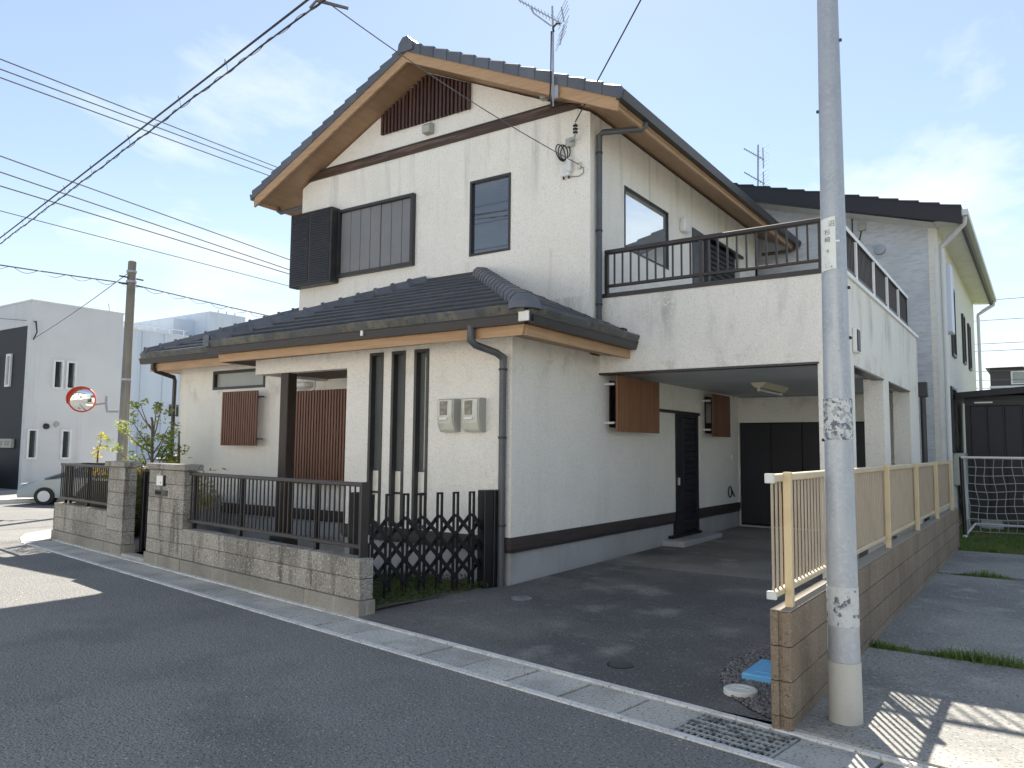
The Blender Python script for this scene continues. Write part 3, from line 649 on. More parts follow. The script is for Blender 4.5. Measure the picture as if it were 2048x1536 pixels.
# lower porch roof: front, right and left slopes
cR=Vector((-4.28,6.45,2.955)); cLf=Vector((-9.62,6.45,2.955)); aR=Vector((-6.60,y2-.005,4.01)); aL=Vector((-7.60,y2-.005,4.01))
PR=MB().prism([cLf,cR,aR,aL],(0,0,-.03)).build('porch_roof',gutterm,H)
MB().add([cR,(-4.28,y3-.004,2.955),(x1+.001,y3-.004,2.955+(x1+4.28)*-.4545),(x1+.001,y2-.005,3.2),aR],[(0,1,2,3,4)]).build('roof_deck',gutterm,PR)
MB().add([cLf,aL,(-9.62,y2-.005,2.955)],[(0,1,2)]).build('roof_deck',tilem,PR)
def slope_rows(c0,ux,uy,run,rise,n,xl,xr_,tw,parent,first=mossy,m=tilem,nmax=99):
    """tiles on a slope: c0 eave origin, ux along the eave, uy up-slope horizontal; xl(f),xr_(f) limits along ux at fraction f"""
    up=(uy*run+Vector((0,0,rise))); nrm=ux.cross(up).normalized()
    if nrm.z<0: nrm=-nrm
    for j in range(n):
        f0=j/n-.012; f1=(j+1)/n+.03
        a0,b0,a1,b1=xl(max(0,f0)),xr_(max(0,f0)),xl(min(1,f1)),xr_(min(1,f1))
        k0=math.floor(min(a0,a1)/tw)-1; off=(j%2)*tw*.5
        u=k0*tw+off
        while u<max(b0,b1):
            l0,r0=max(u+.0007,a0),min(u+tw-.0007,b0); l1,r1=max(u+.0007,a1),min(u+tw-.0007,b1)
            if r0-l0>.03 or r1-l1>.03:
                if r0<l0: l0=r0=(max(a0,min(b0,(l0+r0)/2)))
                if r1<l1: l1=r1=(max(a1,min(b1,(l1+r1)/2)))
                jt=random.uniform(-.003,.003); th=.078+jt; tt=.012
                p=lambda uu,ff,h:c0+ux*uu+up*ff+nrm*h
                mid=(l0+r0)/2; crown=.004
                hb=-.02 if j==0 else .036
                v=[p(l0,f0,hb),p(r0,f0,hb),p(r0,f0,th-.014),p(r0,f0+.008,th),p(l0,f0+.008,th),p(l0,f0,th-.014),p(l1,f1,.0),p(r1,f1,.0),p(r1,f1,tt),p(l1,f1,tt)]
                fs=[(0,1,2,5),(5,2,3,4),(4,3,8,9),(9,8,7,6),(0,6,7,1),(0,5,4,9,6),(1,7,8,3,2)]
                MB().add(v,fs).build('tile',first if j==0 else m,parent,merge=True)
            u+=tw
wF=cR.x-cLf.x
slope_rows(cLf,Vector((1,0,0)),Vector((0,1,0)),2.311,1.055,11,lambda f:f*(aL.x-cLf.x),lambda f:wF-f*(cR.x-aR.x),.315,PR)
dR=y3-.006-cR.y
def rlim(f):
    # along y ; beyond y2 the slope stops at the upper wall
    x=cR.x-f*2.32
    return dR if x>x1+.01 else (y2-.006-cR.y)
slope_rows(cR,Vector((0,1,0)),Vector((-1,0,0)),2.32,1.055,11,lambda f:f*2.311,rlim,.315,PR)
def capline(a,b,n,parent,w0=.10,h0=.085,m=tilecap,collar=False):
    a=Vector(a);b=Vector(b); t=(b-a).normalized(); side=t.cross(Vector((0,0,1))).normalized(); up=side.cross(t).normalized(); Lg=(b-a).length
    for i in range(n):
        p0=a+t*(Lg*i/n-.012); p1=a+t*(Lg*(i+1)/n); vs=[];
        for p,s_ in ((p0,1.10),(p1,.96)):
            for q,hh in ((-1,-.02),(-.92,.035),(-.5,.078),(.5,.078),(.92,.035),(1,-.02)): vs.append(p+side*(w0*q*s_)+up*(hh*s_*h0/.085))
        MB().add(vs,[(0,1,2,3,4,5),(6,7,8,9,10,11)]+[(k_,(k_+1)%6,6+(k_+1)%6,6+k_) for k_ in range(6)]).build('hip_tile',m,parent)
        if collar:
            vs=[]
            for p,s_ in ((p0-t*.004,1.22),(p0+t*.045,1.22)):
                for q,hh in ((-1,-.02),(-.92,.035),(-.5,.078),(.5,.078),(.92,.035),(1,-.02)): vs.append(p+side*(w0*q*s_)+up*(hh*s_*h0/.085+.004))
            MB().add(vs,[(0,1,2,3,4,5),(6,7,8,9,10,11)]+[(k_,(k_+1)%6,6+(k_+1)%6,6+k_) for k_ in range(6)]).build('hip_collar',m,parent)
capline(cR+Vector((-.06,.06,.075)),aR+Vector((0,-.02,.05)),15,PR,.115,.10)
capline(cLf+Vector((.04,.05,.06)),aL+Vector((0,-.02,.04)),12,PR,.10,.095,collar=True)
# rounded end piece of the right hip
ue=MB(); c=cR+Vector((-.06,.06,.035)); 
for i in range(5): pass
ue.lathe(c+Vector((0,0,-.02)),[(.17,0),(.17,.05),(.15,.095),(.11,.135),(.05,.16),(.001,.165)],16)
ue.build('hip_end_tile',tilecap,PR,smooth=35)
MB().box(cLf.x-.06,cLf.x+.07,6.40,6.56,2.93,3.10).build('hip_end_tile',tilecap,PR)
MB().box(aL.x-.05,aR.x+.05,y2-.10,y2-.001,4.02,4.075).build('top_flashing',gutterm,PR)
MB().prism([(x1+.02,y2-.05,3.27),(x1+.02,y2-.05,3.22),(aR.x,y2-.05,4.03),(aR.x,y2-.05,4.08)],(0,.048,0)).build('wall_flashing',gutterm,PR)
# fascia, soffits, gutters of the porch roof
MB().prism([(-9.56,6.555,2.885),(-9.50,6.555,2.72),(-4.40,6.555,2.72),(-4.36,6.555,2.885)],(0,.03,0)).build('fascia',fascia,PR)
MB().box(-4.395,-4.365,6.586,y3-.004,2.72,2.885).build('fascia',fascia,PR)
MB().add([(-9.50,6.585,2.722),(-4.40,6.585,2.722),(x1,y1,2.795),(-9.28,y1,2.775)],[(0,1,2,3)]).build('soffit',soffit,PR)
MB().add([(-4.396,6.585,2.722),(-4.396,y3-.004,2.722),(x1,y3-.004,2.80),(x1,y1,2.795)],[(0,1,2,3)]).build('soffit',soffit,PR)
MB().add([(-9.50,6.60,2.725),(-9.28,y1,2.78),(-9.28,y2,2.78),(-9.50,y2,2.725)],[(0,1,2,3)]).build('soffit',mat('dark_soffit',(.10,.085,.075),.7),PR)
MB().box(-9.53,-9.50,6.586,7.9,2.72,2.885).build('fascia',fascia,PR)
def gutY(xa,xb,yf,zt,par):
    MB().prism([(xa,yf,zt-.105),(xa,yf-.075,zt-.105),(xa,yf-.10,zt-.02),(xa,yf-.108,zt-.018),(xa,yf-.108,zt),(xa,yf-.092,zt),(xa,yf-.066,zt-.092),(xa,yf-.01,zt-.092),(xa,yf-.01,zt-.01),(xa,yf,zt-.01)],(xb-xa,0,0)).build('gutter',gutterm,par)
gutY(-9.66,-4.245,6.548,2.935,PR)
gx=-4.355
MB().prism([(gx,6.44,2.83),(gx+.075,6.44,2.83),(gx+.10,6.44,2.915),(gx+.108,6.44,2.917),(gx+.108,6.44,2.935),(gx+.092,6.44,2.935),(gx+.066,6.44,2.843),(gx+.01,6.44,2.843),(gx+.01,6.44,2.925),(gx,6.44,2.925)],(0,y3+.12-6.44,0)).build('gutter',gutterm,PR)
MB().cbox(-4.36,-4.235,6.425,6.445,2.84,2.945,.004).build('gutter_joint',white_metal,PR)
MB().cbox(-6.62,-6.58,6.435,6.452,2.86,2.94,.003).build('gutter_joint',white_metal,PR)
# left wing roof
cW=Vector((-13.47,7.70,3.145)); 
WR=MB().add([cW,(-8.9,7.70,3.145),(-8.9,y2-.003,3.63),(XL,y2-.003,3.63),(XL,10.65,4.486)],[(0,1,2,3,4)]).build('wing_roof',gutterm,H)
MB().add([cW,(XL,10.65,4.486),(XL,14.5,4.486),(-13.47,14.5,3.145)],[(0,1,2,3)]).build('roof_deck',tilem,WR)
def wl(f): return f*2.95
slope_rows(cW,Vector((1,0,0)),Vector((0,1,0)),2.95,1.341,13,wl,lambda f:(4.0 if f*2.95<1.04 else 2.95),.315,WR)
capline(cW+Vector((.05,.05,.07)),Vector((XL,10.65,4.54)),16,WR,.10,.095,collar=True)
MB().lathe(cW+Vector((.06,.06,.0)),[(.12,0),(.12,.07),(.07,.13),(.001,.14)],12).build('hip_end_tile',tilecap,WR,smooth=35)
MB().box(-13.36,-9.40,7.79,7.82,2.885,3.075).build('fascia',fascia,WR); MB().box(-13.36,-13.33,7.82,14.4,2.885,3.075).build('fascia',fascia,WR)
MB().add([(-13.33,7.80,2.89),(-9.3,7.80,2.89),(-9.3,y4,2.985),(-13.10,y4,2.985)],[(0,1,2,3)]).build('soffit',soffit,WR)
MB().add([(-13.33,7.80,2.89),(-13.10,y4,2.985),(-13.10,14.4,2.985),(-13.33,14.4,2.89)],[(0,1,2,3)]).build('soffit',soffit,WR)
gutY(-13.56,-9.45,7.785,3.125,WR)
MB().box(-9.72,-9.60,7.65,7.79,3.02,3.14).build('gutter_joint',white_metal,WR)
# downpipes
def pipe(pts,r=.036,m=pipem,clips=()):
    o=MB().tube(pts,r,12).build('downpipe',m,H,smooth=50)
    for c in clips: 
        c=Vector(c); MB().lathe(c-Vector((0,0,.012)),[(r+.008,0),(r+.008,.024)],14).build('pipe_clip',darkm,o)
    return o
pipe([(-5.02,6.50,2.86),(-5.02,6.50,2.70),(-5.0,6.56,2.655),(-4.93,6.84,2.60),(-4.90,y1-.06,2.55),(-4.90,y1-.06,2.46),(-4.90,y1-.06,.06)],.04,pipem,[(-4.90,y1-.06,2.42),(-4.90,y1-.06,1.67),(-4.90,y1-.06,.72)])
pipe([(x1+.66,9.05,5.85),(x1+.66,9.05,5.78),(x1+.62,9.03,5.74),(x1+.10,8.93,5.78),(x1+.055,8.92,5.74),(x1+.055,8.92,3.26),(x1+.075,8.90,3.22),(x1+.12,8.87,3.19),(x1+.45,8.86,3.04)],.037,pipem,[(x1+.055,8.92,5.50),(x1+.055,8.92,4.44),(x1+.055,8.92,3.45)])
MB().cbox(x1+.40,x1+.46,8.80,8.93,2.98,3.10,.01).build('pipe_bracket',darkm,H)
pipe([(XL-.62,8.75,5.83),(XL-.62,8.75,5.74),(XL-.58,8.77,5.71),(XL-.08,8.85,5.75),(XL-.05,8.87,5.70),(XL-.05,8.87,3.7)],.034)
pipe([(-13.18,7.74,3.03),(-13.18,7.74,2.93),(-13.17,7.79,2.88),(-13.16,8.14,2.80),(-13.16,8.16,2.74),(-13.16,8.16,.06)],.036,gutterm,[(-13.16,8.16,2.1),(-13.16,8.16,1.2)])
pipe([(x1+.66,16.35,5.84),(x1+.66,16.35,5.76),(x1+.60,16.25,5.70),(x1+.08,16.05,5.65)],.034,gutterm)
pipe([(xr+.06,15.22,2.55),(xr+.06,15.22,0.0)],.045,gutterm); MB().cbox(xr-.02,xr+.14,15.14,15.30,2.52,2.78,.01).build('rain_head',gutterm,H)
MB().cbox(xr+.002,xr+.05,9.55,9.75,2.70,2.99,.01).build('wall_lamp',white_metal,H); MB().cbox(xr+.05,xr+.06,9.57,9.73,2.72,2.97,.003).build('lamp_cover',darkm,H)
# range hood vent elbow and gas pipe in the porch recess
MB().lathe((-9.50,y4-.02,2.52),[(.095,-.0),(.095,.02)],18,'Y').build('vent_flange',white_metal,H)
MB().tube([(-9.50,y4,2.52),(-9.50,y4-.10,2.52),(-9.53,y4-.13,2.52),(-9.72,y4-.13,2.515),(-9.78,y4-.13,2.48),(-9.78,y4-.13,2.36)],.05,10).build('vent_elbow',white_metal,H,smooth=50)
# ------------------------------------------------------------------ things on the house
def meter(x0,lab):
    t=thing('meter_box',lab,'meter box',(x0+.15,y1,1.9),'meter boxes on the front wall')
    w_=.245; zt,zb=2.115,1.735
    pr=[]; 
    prof=[(0,zt),(.10,zt),(.125,zt-.012),(.132,zt-.10),(.13,zt-.2),(.115,zt-.28),(.085,zt-.35),(.06,zb),(0,zb)]
    MB().prism([(x0,y1-a,b) for a,b in prof],(w_,0,0)).build('case',creamd,t)
    prof2=[(.098,zt-.006),(.135,zt-.016),(.142,zt-.10),(.14,zt-.2),(.125,zt-.28),(.094,zt-.352),(.066,zb+.002),(.05,zb+.012)]
    MB().prism([(x0+.012,y1-a,b) for a,b in prof2],(w_-.035,0,0)).build('front_cover',cream,t)
    MB().prism([(x0+.05,y1-.128,zt-.03),(x0+.05,y1-.1465,zt-.03),(x0+.05,y1-.1475,zt-.10),(x0+.05,y1-.144,zt-.19),(x0+.05,y1-.128,zt-.19)],(.105,0,0)).build('reading_window',smoke,t)
    MB().cbox(x0+.045,x0+.16,y1-.155,y1-.13,zt-.245,zt-.215,.005).build('latch',white_metal,t)
meter(-5.775,'cream meter box on the front wall, the one beside the slit windows'); meter(-5.415,'cream meter box on the front wall, the one beside the downpipe')
# carport ceiling lamp
t=thing('ceiling_light','fluorescent lamp under the grey carport ceiling','lamp',(-3.5,12.2,2.5))
lz=ZC+.018
MB().prism([(-3.62,11.55,lz),(-3.38,11.55,lz),(-3.45,11.55,lz-.075),(-3.55,11.55,lz-.075)],(0,1.26,0)).build('housing',mat('lamp_cream',(.62,.60,.46),.5),t)
MB().tube([(-3.5,11.60,lz-.11),(-3.5,12.75,lz-.11)],.016,8).build('tube',white_metal,t)
for yy in (11.58,12.77): MB().cbox(-3.52,-3.48,yy-.02,yy+.02,lz-.135,lz-.07,.004).build('lamp_holder',cream,t)
# balcony railing (front run and side run)
t=thing('balcony_railing','dark brown aluminium railing around the balcony above the carport','railing',(-3.3,9.1,3.6))
yb=y3+.075; xb=xr-.075
MB().cbox(x1+.05,xr,yb-.035,yb+.035,4.15,4.21,.012).build('top_rail',balc,t)
MB().cbox(x1+.06,xr-.04,yb-.02,yb+.02,3.70,3.74,.006).build('bottom_rail',balc,t)
MB().cbox(xb-.035,xb+.035,yb+.036,14.55,4.15,4.21,.012).build('top_rail',white_metal if 0 else balc,t)
MB().box(xb+.036,xb+.042,yb+.04,14.55,4.155,4.205).build('rail_edge',white_metal,t)
MB().cbox(xb-.02,xb+.02,yb+.036,14.55,3.70,3.74,.006).build('bottom_rail',balc,t)
pb=MB().box(-.010,.010,-.010,.010,3.74,4.15).mesh('baluster',balc); pp=MB().box(-.024,.024,-.024,.024,3.605,4.15).mesh('post',balc)
pw_=MB().box(-.026,.026,-.026,.026,3.60,4.15).mesh('post',white_metal)
for x in (x1+.075,-3.43,-2.02): inst(pp,'post',t,(x,yb,0))
x=x1+.19
while x<xr-.06:
    if min(abs(x-q) for q in (x1+.075,-3.43,-2.02))>.035: inst(pb,'baluster',t,(x,yb,0))
    x+=.1175
for y in (10.2,11.4,12.5,13.55): inst(pw_,'post',t,(xb+.01,y,0))
inst(pp,'post',t,(xb,14.53,0))
y=yb+.10
while y<14.5: inst(pb,'baluster',t,(xb,y,0)); y+=.0875
# antenna on the gable
def yagi(par,boom0,boom1,n,el,lens,r=.006,m=steel):
    a=Vector(boom0);b=Vector(boom1); MB().tube([a,b],r*1.6,6).build('boom',m,par)
    for i in range(n):
        p=a.lerp(b,(i+.3)/n); h=lens[0]+(lens[1]-lens[0])*i/max(1,n-1); d_=Vector(el).normalized()*h
        MB().tube([p-d_,p+d_],r*.62,5).build('element',m,par)
t=thing('tv_antenna','metal television antenna on the gable of the main roof','antenna',(-5.05,8.22,6.2))
MB().tube([(-5.05,8.20,5.95),(-5.055,8.20,6.9),(-5.07,8.20,7.30)],.013,8).build('mast',steel,t,smooth=True)
MB().cbox(-5.075,-4.985,8.205,8.235,6.05,6.22,.006).build('mount',steel,t)
yagi(t,(-5.60,8.20,7.56),(-4.93,8.20,7.02),13,(.35,-.9,.12),(.05,.085))
MB().tube([(-5.40,8.20,7.38),(-5.36,8.20,7.30),(-5.09,8.20,7.04),(-5.05,8.20,7.03)],.011,6).build('brace',steel,t)
for q0,q1 in (((-4.93,8.2,7.24),(-4.88,8.18,7.02)),((-4.88,8.18,6.98),(-4.95,8.2,6.74))): yagi(t,q0,q1,4,(.75,-.62,.16),(.20,.20))
MB().tube([(-4.95,8.2,7.02),(-4.99,8.18,7.03),(-5.03,8.16,6.98),(-5.02,8.16,6.92)],.012,6).build('feed_box',darkm,t)
MB().tube([(-5.07,8.18,6.95),(-5.075,8.18,6.3),(-5.08,8.17,6.05),(-5.05,8.16,5.98),(-5.10,8.22,5.95),(-4.98,8.5,6.08),(-4.90,8.73,6.13)],.009,6).build('coax_cable',cablem,t,smooth=True)
# service entrance boxes
t=thing('service_bracket','black insulator bracket with coiled cable under the eave corner','bracket',(-5.0,y2,5.85))
MB().cbox(-5.17,-5.05,y2-.06,y2,5.60,5.72,.01).build('backplate',creamd,t)
MB().tube([(-5.10,y2-.05,5.66),(-5.0,y2-.12,5.66),(-4.97,y2-.13,5.72),(-4.97,y2-.13,5.86)],.014,8).build('arm',steel,t,smooth=True)
for i in range(3): MB().lathe((-4.97,y2-.13,5.72+i*.045),[(.018,0),(.034,.008),(.034,.022),(.018,.03)],12).build('insulator',darkm,t,smooth=30)
for k_ in range(3):
    MB().tube([(-5.17+.075*math.cos(a+.3*k_)-.03*k_,y2-.05-.012*k_,5.53+(.10+.012*k_)*math.sin(a)) for a in [i*2*math.pi/20 for i in range(21)]],.008,6).build('cable_loop',cablem,t,smooth=True)
t=thing('optical_terminal','small white telecom box on the wall below the insulator bracket','terminal box',(-5.15,y2,5.3))
MB().cbox(-5.245,-5.10,y2-.07,y2,5.20,5.37,.012).build('case',white_metal,t)
MB().cbox(-5.14,-5.07,y2-.09,y2-.02,5.25,5.44,.012).build('case_lid',white_metal,t)
for x in (-5.20,-5.12): MB().tube([(x,y2-.04,5.20),(x,y2-.04,5.165)],.014,8).build('gland',darkm,t)
MB().cbox(-4.985,-4.945,y2-.05,y2,5.27,5.36,.004).build('clamp',cream,t)
MB().tube([(-4.96,y2-.04,5.30),(-4.90,y2-.03,5.27),(-4.90,y2-.03,5.20),(-4.97,y2-.03,5.17),(-5.10,y2-.03,5.19)],.005,5).build('drop_loop',cableg,t,smooth=True)
# things on the yard wall and yard
t=thing('outdoor_unit','grey outdoor unit standing against the wing wall behind the front railing','outdoor unit',(-11.75,7.9,.05))
MB().cbox(-12.15,-11.40,7.72,8.02,.10,.74,.015).build('casing',mat('unit_grey',(.30,.31,.32),.6),t)
for i in range(7): MB().tube([(-11.78+.04*i*math.cos(q),7.715,.42+.04*i*math.sin(q)) for q in [k_*2*math.pi/16 for k_ in range(17)]],.004,4).build('grille_ring',darkm,t)
for x in (-12.05,-11.5): MB().cbox(x-.04,x+.04,7.70,8.04,.05,.10,.005).build('foot',concf,t)
t=tag(MB().cbox(-12.56,-12.20,7.74,7.80,.06,.93,.006).build('wooden_board',wood),'brown wooden board standing beside the grey outdoor unit','board')

# ------------------------------------------------------------------ front wall, pillars, railings, gate
def blockrun(t,s0,s1,z0,z1,d0,d1,first,ln=.40,m=blockm,ch=.006):
    cuts=[s0]; s_=s0+first
    while s_<s1-.06: cuts.append(s_); s_+=ln
    cuts.append(s1)
    for a,b in zip(cuts,cuts[1:]):
        j=random.uniform(-.002,.002); MB().cbox(a+.0012,b-.0012,d0+j,d1+j,z0+.003,z1-.003,ch*.7,WF).build('block',m,t)
def core(t,*a): MB().box(*a,WF).build('mortar_core',mat('mortar_dark',(.10,.095,.085),.95),t)
t=thing('block_wall','low aggregate block wall between the gate pillar and the folding gate','wall',WF(1.8,.07,0))
core(t,.012,3.66,.012,.138,.0,.525)
blockrun(t,0,3.66,.155,.345,0,.15,.40); blockrun(t,0,3.66,.345,.53,0,.15,.20)
blockrun(t,-.02,3.66,-.03,.155,-.02,.17,.9,.98,footm,.008)
t=thing('gate_pillar','wide aggregate block gate pillar with doorbell and letter slot','pillar',WF(4.2,.07,0))
core(t,3.68,4.70,.012,.16,.0,1.23)
zz=.155
for i in range(6):
    blockrun(t,3.67,4.72,zz,zz+.18,0,.175,(.24 if i%2 else .32),.41); zz+=.18
blockrun(t,3.67,4.74,-.03,.155,-.02,.195,.6,.6,footm,.008)
blockrun(t,3.60,4.76,1.236,1.318,-.04,.215,.58,.6,blockm,.015)
t=thing('doorbell','white doorbell panel on the wide gate pillar','doorbell',WF(4.33,0,1.1))
MB().cbox(4.23,4.44,-.022,.004,1.03,1.16,.006,WF).build('case',white_metal,t); MB().cbox(4.205,4.231,-.03,.003,1.025,1.165,.004,WF).build('side_trim',darkm,t); MB().lathe(WF(4.3,-.021,1.07),[(.014,-.005),(.012,0)],12,'Y').build('button',creamd,t)
t=thing('letter_slot','dark letter slot plate below the doorbell','letter slot',WF(4.3,0,.94))
MB().cbox(4.135,4.49,-.012,.004,.90,.975,.004,WF).build('plate',mat('slot_plate',(.09,.085,.075),.6),t); MB().box(4.30,4.485,-.015,-.011,.915,.96,WF).build('opening',black,t); MB().box(4.15,4.29,-.016,-.011,.91,.97,WF).build('flap',alu,t)
t=thing('gate_pillar','narrower aggregate block gate pillar beside the corner railing','pillar',WF(5.7,.07,0))
core(t,5.58,6.14,.012,.16,.0,1.23)
zz=.155
for i in range(6):
    blockrun(t,5.56,6.15,zz,zz+.18,0,.175,(.20 if i%2 else .40),.42); zz+=.18
blockrun(t,5.54,6.15,-.03,.155,-.02,.195,.6,.6,footm,.008)
blockrun(t,5.50,6.22,1.236,1.318,-.04,.215,.5,.6,blockm,.015)
t=thing('block_wall','low aggregate block wall at the street corner below the short railing','wall',WF(7.3,.07,0))
core(t,6.16,8.44,.012,.138,.0,.585)
blockrun(t,6.16,8.46,.155,.37,0,.15,.55); blockrun(t,6.16,8.46,.37,.59,0,.15,.35); blockrun(t,6.16,8.46,-.03,.155,-.02,.17,.9,.98,footm,.008)
CF=lambda a,b,c:WF(8.46-b,.16+a,c)
for z0,z1 in ((.155,.37),(.37,.59)):
    for i in range(9): MB().cbox(i*.41+.003,i*.41+.407,0,.15,z0+.003,z1-.003,.006,CF).build('block',blockm,t)
# pedestrian gate between the pillars
t=thing('garden_gate','black metal garden gate between the two block pillars','gate',WF(5.0,.25,0))
MB().cbox(4.75,5.48,.28,.32,.10,1.13,.006,WF).build('leaf',mat('gate_panel',(.018,.0175,.021),.5),t)
MB().cbox(5.48,5.552,.24,.34,.03,1.18,.006,WF).build('gate_post',alub,t); MB().cbox(4.722,4.752,.26,.33,.03,1.15,.004,WF).build('gate_post',alub,t)
for i in range(10): MB().box(4.78+.07*i,4.784+.07*i,.276,.281,.14,1.09,WF).build('seam',alub,t)
MB().cbox(4.79,4.85,.245,.28,.66,.69,.005,WF).build('handle',bolt,t)
struct(MB().cbox(4.745,5.535,-.01,.6,-.02,.05,.01,WF).build('gate_threshold',slabm))
def railing(t,s0,s1,posts,zb,zr0,zr1,sp,d_=.075,m=brownalu):
    MB().cbox(s0,s1,d_-.022,d_+.022,zr1-.042,zr1,.008,WF).build('top_rail',m,t)
    MB().cbox(s0,s1,d_-.02,d_+.02,zr0,zr0+.04,.006,WF).build('bottom_rail',m,t)
    ang=math.atan2(-wu.y,-wu.x)
    bme=MB().box(-.0065,.0065,-.0075,.0075,zr0+.04,zr1-.042).mesh('baluster',m); pme=MB().box(-.02,.02,-.02,.02,zb-.02,zr1-.042).mesh('post',alub)
    for p in posts: o=WF(p,d_+.035,0); inst(pme,'post',t,o,ang)
    s_=s0+sp*.6
    while s_<s1-.01: inst(bme,'baluster',t,WF(s_,d_,0),ang); s_+=sp
t=thing('front_railing','long brown aluminium railing on the low block wall before the porch','railing',WF(1.8,.07,.53))
railing(t,.08,3.66,(.12,.885,2.43,3.58),.53,.605,1.222,.083)
MB().cbox(.075,.10,.05,.14,.53,1.225,.004,WF).build('end_post',brownalu,t)
t=thing('corner_railing','short brown aluminium railing on the corner wall before the clipped hedge','railing',WF(7.3,.07,.59))
railing(t,6.17,8.42,(6.25,7.24,8.25),.59,.655,1.245,.081)
CRm=MB().box(-.0065,.0065,-.0075,.0075,.695,1.2).mesh('baluster',brownalu)
MB().cbox(.0,3.6,.055,.097,1.203,1.245,.008,CF).build('top_rail',brownalu,t); MB().cbox(.0,3.6,.057,.095,.655,.695,.006,CF).build('bottom_rail',brownalu,t)
for i in range(43): inst(CRm,'baluster',t,CF(.03+i*.083,.075,0),math.atan2(wn.y,wn.x))
for a in (.05,1.3,2.5): MB().box(a-.02,a+.02,.09,.13,.57,1.2,CF).build('post',alub,t)
# folding accordion gate pulled back beside the house corner
P0=Vector((-5.50,5.50,0)); P1=Vector((-5.03,6.90,0)); gd=(P1-P0).normalized(); gn=Vector((-gd.y,gd.x,0))
GF=lambda a,b,c:P0+gd*a+gn*b+Vector((0,0,c))
t=thing('accordion_gate','black aluminium accordion gate folded across the corner of the driveway','gate',P0)
MB().cbox(-.16,-.05,-.04,.04,.0,1.115,.006,GF).build('gate_post',alub,t)
MB().cbox(-.045,.03,-.03,.03,.03,1.075,.005,GF).build('end_stile',alub,t); MB().cbox(-.012,.012,-.045,-.03,.62,.70,.003,GF).build('lock_plate',bolt,t)
MB().cbox(1.345,1.46,-.09,.05,.03,1.10,.006,GF).build('gate_post',alub,t); MB().cbox(1.47,1.60,-.09,.05,.0,1.10,.006,GF).build('gate_post',alub,t)
MB().cbox(1.525,1.545,-.097,-.09,.90,1.0,.002,GF).build('lock_plate',bolt,t); MB().cbox(1.525,1.545,-.097,-.09,.16,.22,.002,GF).build('lock_plate',bolt,t)
frames=[.04,.238,.43,.629,.833,1.032,1.236]
for s_ in frames:
    fm=MB()
    for e in (-.036,.016): fm.box(s_+e,s_+e+.020,-.012,.012,.06,1.075,GF)
    fm.box(s_-.036,s_+.036,-.012,.012,1.07,1.09,GF); fm.build('upright',alub,t)
    if s_<1.3: MB().lathe(GF(s_,0,.02),[(.018,0),(.022,.02),(.018,.045)],10).build('caster',rubber,t)
def dbar(a,b,off):
    a0=GF(a[0],off,a[1]); b0=GF(b[0],off,b[1]); tt=(b0-a0).normalized(); nn=gn.cross(tt).normalized()
    MB().add([p+nn*h*.020+gn*k_*.005 for p in (a0-tt*.012,b0+tt*.012) for h in (-1,1) for k_ in (-1,1)],[(0,1,3,2),(4,6,7,5),(0,4,5,1),(2,3,7,6),(0,2,6,4),(1,5,7,3)]).build('lattice_bar',alub,t)
nodes=[0.0]+[ (frames[i]+frames[i+1])/2 for i in range(6)]+[1.34]
xs=sorted(frames+[(a+b)/2 for a,b in zip(frames,frames[1:])]+[1.345])
zl=[.845,.63,.415,.20]
for i in range(len(frames)):
    a=frames[i]; b=frames[i+1] if i+1<len(frames) else 1.40
    for j in range(4):
        if j<3: dbar((a,zl[j]),(b,zl[j+1]),-.020)
        if j>0: dbar((a,zl[j]),(b,zl[j-1]),.020)
P=[]
def leafcloud(mb,c,rad,n,size,rg,flat=.9):
    for i in range(n):
        while True:
            p=Vector((rg.uniform(-1,1),rg.uniform(-1,1),rg.uniform(-1,1)))
            if p.length<=1: break
        p=Vector((p.x*rad[0],p.y*rad[1],p.z*rad[2]))+Vector(c); s_=size*rg.uniform(.6,1.25)
        a=Vector((rg.gauss(0,1),rg.gauss(0,1),rg.gauss(0,.6))).normalized(); b=a.cross(Vector((rg.gauss(0,1),rg.gauss(0,1),rg.gauss(0,1)))).normalized(); n_=a.cross(b)
        o=len(mb.v); mb.v+=[p-a*s_,p+b*s_*.42+n_*s_*.12,p+a*s_,p-b*s_*.42+n_*s_*.12]; mb.f+=[(o,o+1,o+2),(o,o+2,o+3)]
rg=random.Random(11); mb=MB()
poly=[(-5.20,5.34),(-4.97,6.80),(-5.4,6.93),(-6.4,6.90),(-6.2,5.6),(-5.6,5.45)]
for i in range(2600):
    x=rg.uniform(-6.4,-4.9); y=rg.uniform(5.3,6.95)
    if inpoly(x,y,poly): leafcloud(mb,(x,y,.05+.06*rg.random()**2+.03*math.sin(x*9)*math.sin(y*11)+.02),(.03,.03,.04),5,.016,rg)
stuff(tag(mb.build('ground_cover',coverm,merge=False),'low reddish green ground cover under the folding gate','ground cover'))
struct(MB().add([(a,b,.062) for a,b in poly],[tuple(range(len(poly)))]).build('planting_bed',earth))
